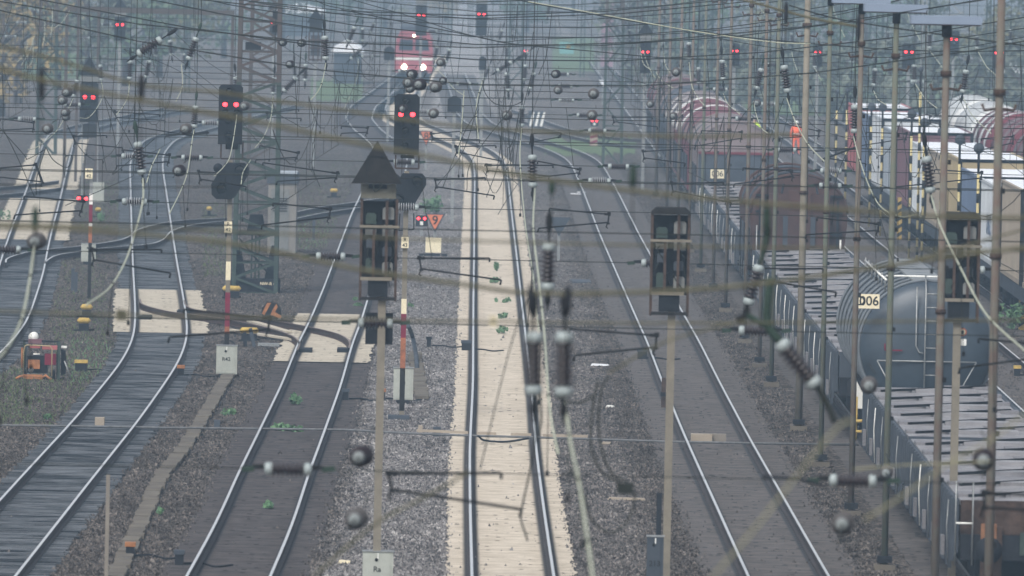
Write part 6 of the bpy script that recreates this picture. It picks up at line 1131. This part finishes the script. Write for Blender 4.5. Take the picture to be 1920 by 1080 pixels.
# verge: scattered grass and dead weeds on the left (nobody could count them)
k = MB()
def verge(x0, x1, y0, y1, n, m, sz=.06, hh=.12):
    for _ in range(n):
        px, py = rnd.uniform(x0, x1), rnd.uniform(y0, y1); b = at(px, py, GZ)
        if any(abs(b.x - cx(q_, b.y)) < 1.25 for q_ in (1, 2, 3, 4, 5)) : continue
        l = hh * rnd.uniform(.4, 1.6); a = rnd.uniform(0, 6.28); dx = math.cos(a) * sz; dy = math.sin(a) * sz; k.add([(b.x - dx * .5, b.y - dy * .5, GZ), (b.x + dx * .5, b.y + dy * .5, GZ), (b.x + dx * .8 + rnd.uniform(-.05, .05), b.y + dy, GZ + l)], [(0, 1, 2)], M[m])
for a in ((90, 230, 590, 740), (60, 220, 700, 800), (520, 680, 400, 470), (560, 700, 300, 420), (380, 430, 380, 520), (150, 240, 340, 430), (0, 60, 690, 800), (100, 200, 480, 640)): verge(*a, 700, 'weed', .035, .08)
verge(130, 220, 640, 720, 300, 'leafg', .04, .09); verge(540, 680, 420, 470, 300, 'leafg', .04, .08)
tag(k.build('verge_grass'), 'thin grass and dry weeds scattered on the left ballast', 'grass', kind='stuff')
# green banks in the far middle distance
for (x0, x1, y0, y1) in ((1020, 1190, 290, 262), (1035, 1115, 135, 70), (30, 160, 150, 100), (580, 680, 190, 150), (1400, 1900, 215, 120)):
    a, b_, c, e = at(x0, y0, GZ), at(x1, y0, GZ), at(x1, y1, GZ), at(x0, y1, GZ); k = MB(); N_ = 24; P = []
    for i in range(N_): f = i / (N_ - 1); P.append(a.lerp(b_, f) + Vector((0, rnd.uniform(-6, 6), .03)))
    for i in range(N_): f = 1 - i / (N_ - 1); P.append(e.lerp(c, f) + Vector((0, rnd.uniform(-12, 12), .03)))
    k.add(P, [tuple(range(len(P)))], M['grass']); tag(k.build('grass_bank'), kind='structure')
# trees
def make_tree(seed, h_, w_, m, n=900):
    r_ = random.Random(seed); t = thing('tree', (0, 0, 0), 'x', 'tree', 'hazy trees behind the yard'); k = MB(); k.tube([(0, 0, 0), (.1, 0, h_ * .3), (.0, .1, h_ * .75)], [.28, .2, .07], M['trunk'], 7)
    for i in range(9): a = r_.uniform(0, 6.28); z = h_ * r_.uniform(.2, .6); k.tube([(0, 0, z), (math.cos(a) * w_ * .25, math.sin(a) * w_ * .25, z + h_ * .14), (math.cos(a) * w_ * .42, math.sin(a) * w_ * .42, z + h_ * .2)], [.1, .06, .03], M['trunk'], 5)
    k.build('trunk', t); k = MB()
    for i in range(22):
        a = r_.uniform(0, 6.28); f = r_.uniform(.05, 1); z = h_ * (.12 + .8 * f); rr = w_ * .5 * math.sin(math.pi * min(.95, .2 + .75 * f)) * r_.uniform(.3, 1)
        leafy(k, (math.cos(a) * rr, math.sin(a) * rr, z), w_ * .2, w_ * .2, h_ * .10, n // 22, .3, m, r_)
    k.build('crown', t); return t
PR = [make_tree(1, 11, 9, M['t1']), make_tree(2, 12, 8, M['t4']), make_tree(3, 9, 9, M['t2']), make_tree(4, 10, 8, M['t3'], 800), make_tree(5, 6, 9, M['t4'], 900)]
TS = [(35, 650, 3, 1.0), (5, 610, 3, .8), (110, 700, 0, .9), (165, 690, 1, .85), (235, 720, 0, .9), (300, 760, 1, .9), (350, 800, 2, .8), (75, 760, 3, .9), (420, 860, 0, .9), (200, 900, 3, .8), (530, 980, 1, .9), (600, 1080, 0, .9), (20, 780, 0, 1), (270, 980, 3, .8)]
for i in range(9): TS.append((560 + i * 85 + rnd.uniform(-20, 20), 1150 + rnd.uniform(-60, 120), (0, 1, 2, 3, 1)[i % 5], rnd.uniform(.7, .95)))
for i in range(11): TS.append((1180 + i * 76 + rnd.uniform(-15, 15), 800 + rnd.uniform(-40, 90) - i * 8, (1, 0, 1, 4, 2)[i % 5], rnd.uniform(.75, 1.0)))
for i in range(9): TS.append((1260 + i * 82, 680 - i * 6 + rnd.uniform(-20, 20), 4, rnd.uniform(.75, .95)))
AD = ['rounded green', 'dull dark green', 'olive', 'yellow autumn', 'low dull green']; usedP = set()
for i, (px, d, p_, s_) in enumerate(TS):
    o = PR[p_] if p_ not in usedP else copy_tree(PR[p_]); usedP.add(p_); b = pt(px, 100, d); o.location = (b.x, b.y, GZ - .05); o.rotation_euler.z = rnd.uniform(0, 6.28); o.scale = (s_, s_, s_); q_ = proj((b.x, b.y, 5)); o['label'] = where(AD[p_] + ' tree in haze', q_[0], max(5, q_[1]))
# far white shed roofs glimpsed between the trees
for (px, py, wp, lab) in ((650, 150, 50, 'pale low shed roof at the right of the lattice mast, far off'), (1890, 190, 70, 'pale shed roof at the right edge above the tanks'), (560, 60, 90, 'long pale building behind the pointed hazy signal')):
    b = at(px, py + 8, GZ); s = proj(b)[2] / F; t = thing('shed', b, lab, 'shed', 'far sheds'); W = wp * s / 2; k = MB(); k.box(-W, W, 0, 8, 0, 2.2, M['slate']); k.build('wall', t); k = MB(); k.prism([(-W - .2, 2.2), (W + .2, 2.2), (W, 2.6), (0, 3.1), (-W, 2.6)], -.3, 8.3, M['roofw']); k.build('roof', t)
# ---------------------------------------------------------------- haze
hm = bpy.data.materials.new('haze'); hm.use_nodes = True; hm.node_tree.nodes.remove(hm.node_tree.nodes['Principled BSDF'])
pv = hm.node_tree.nodes.new('ShaderNodeVolumePrincipled'); pv.inputs['Density'].default_value = HAZE; pv.inputs['Color'].default_value = HAZE_COL; pv.inputs['Anisotropy'].default_value = .2
hm.node_tree.links.new(pv.outputs[0], hm.node_tree.nodes['Material Output'].inputs['Volume'])
k = MB(); k.box(-410, 410, -35, 2610, -1.3, 17.5, hm); tag(k.build('haze'), 'pale blue haze thickening with distance', 'haze', kind='stuff')
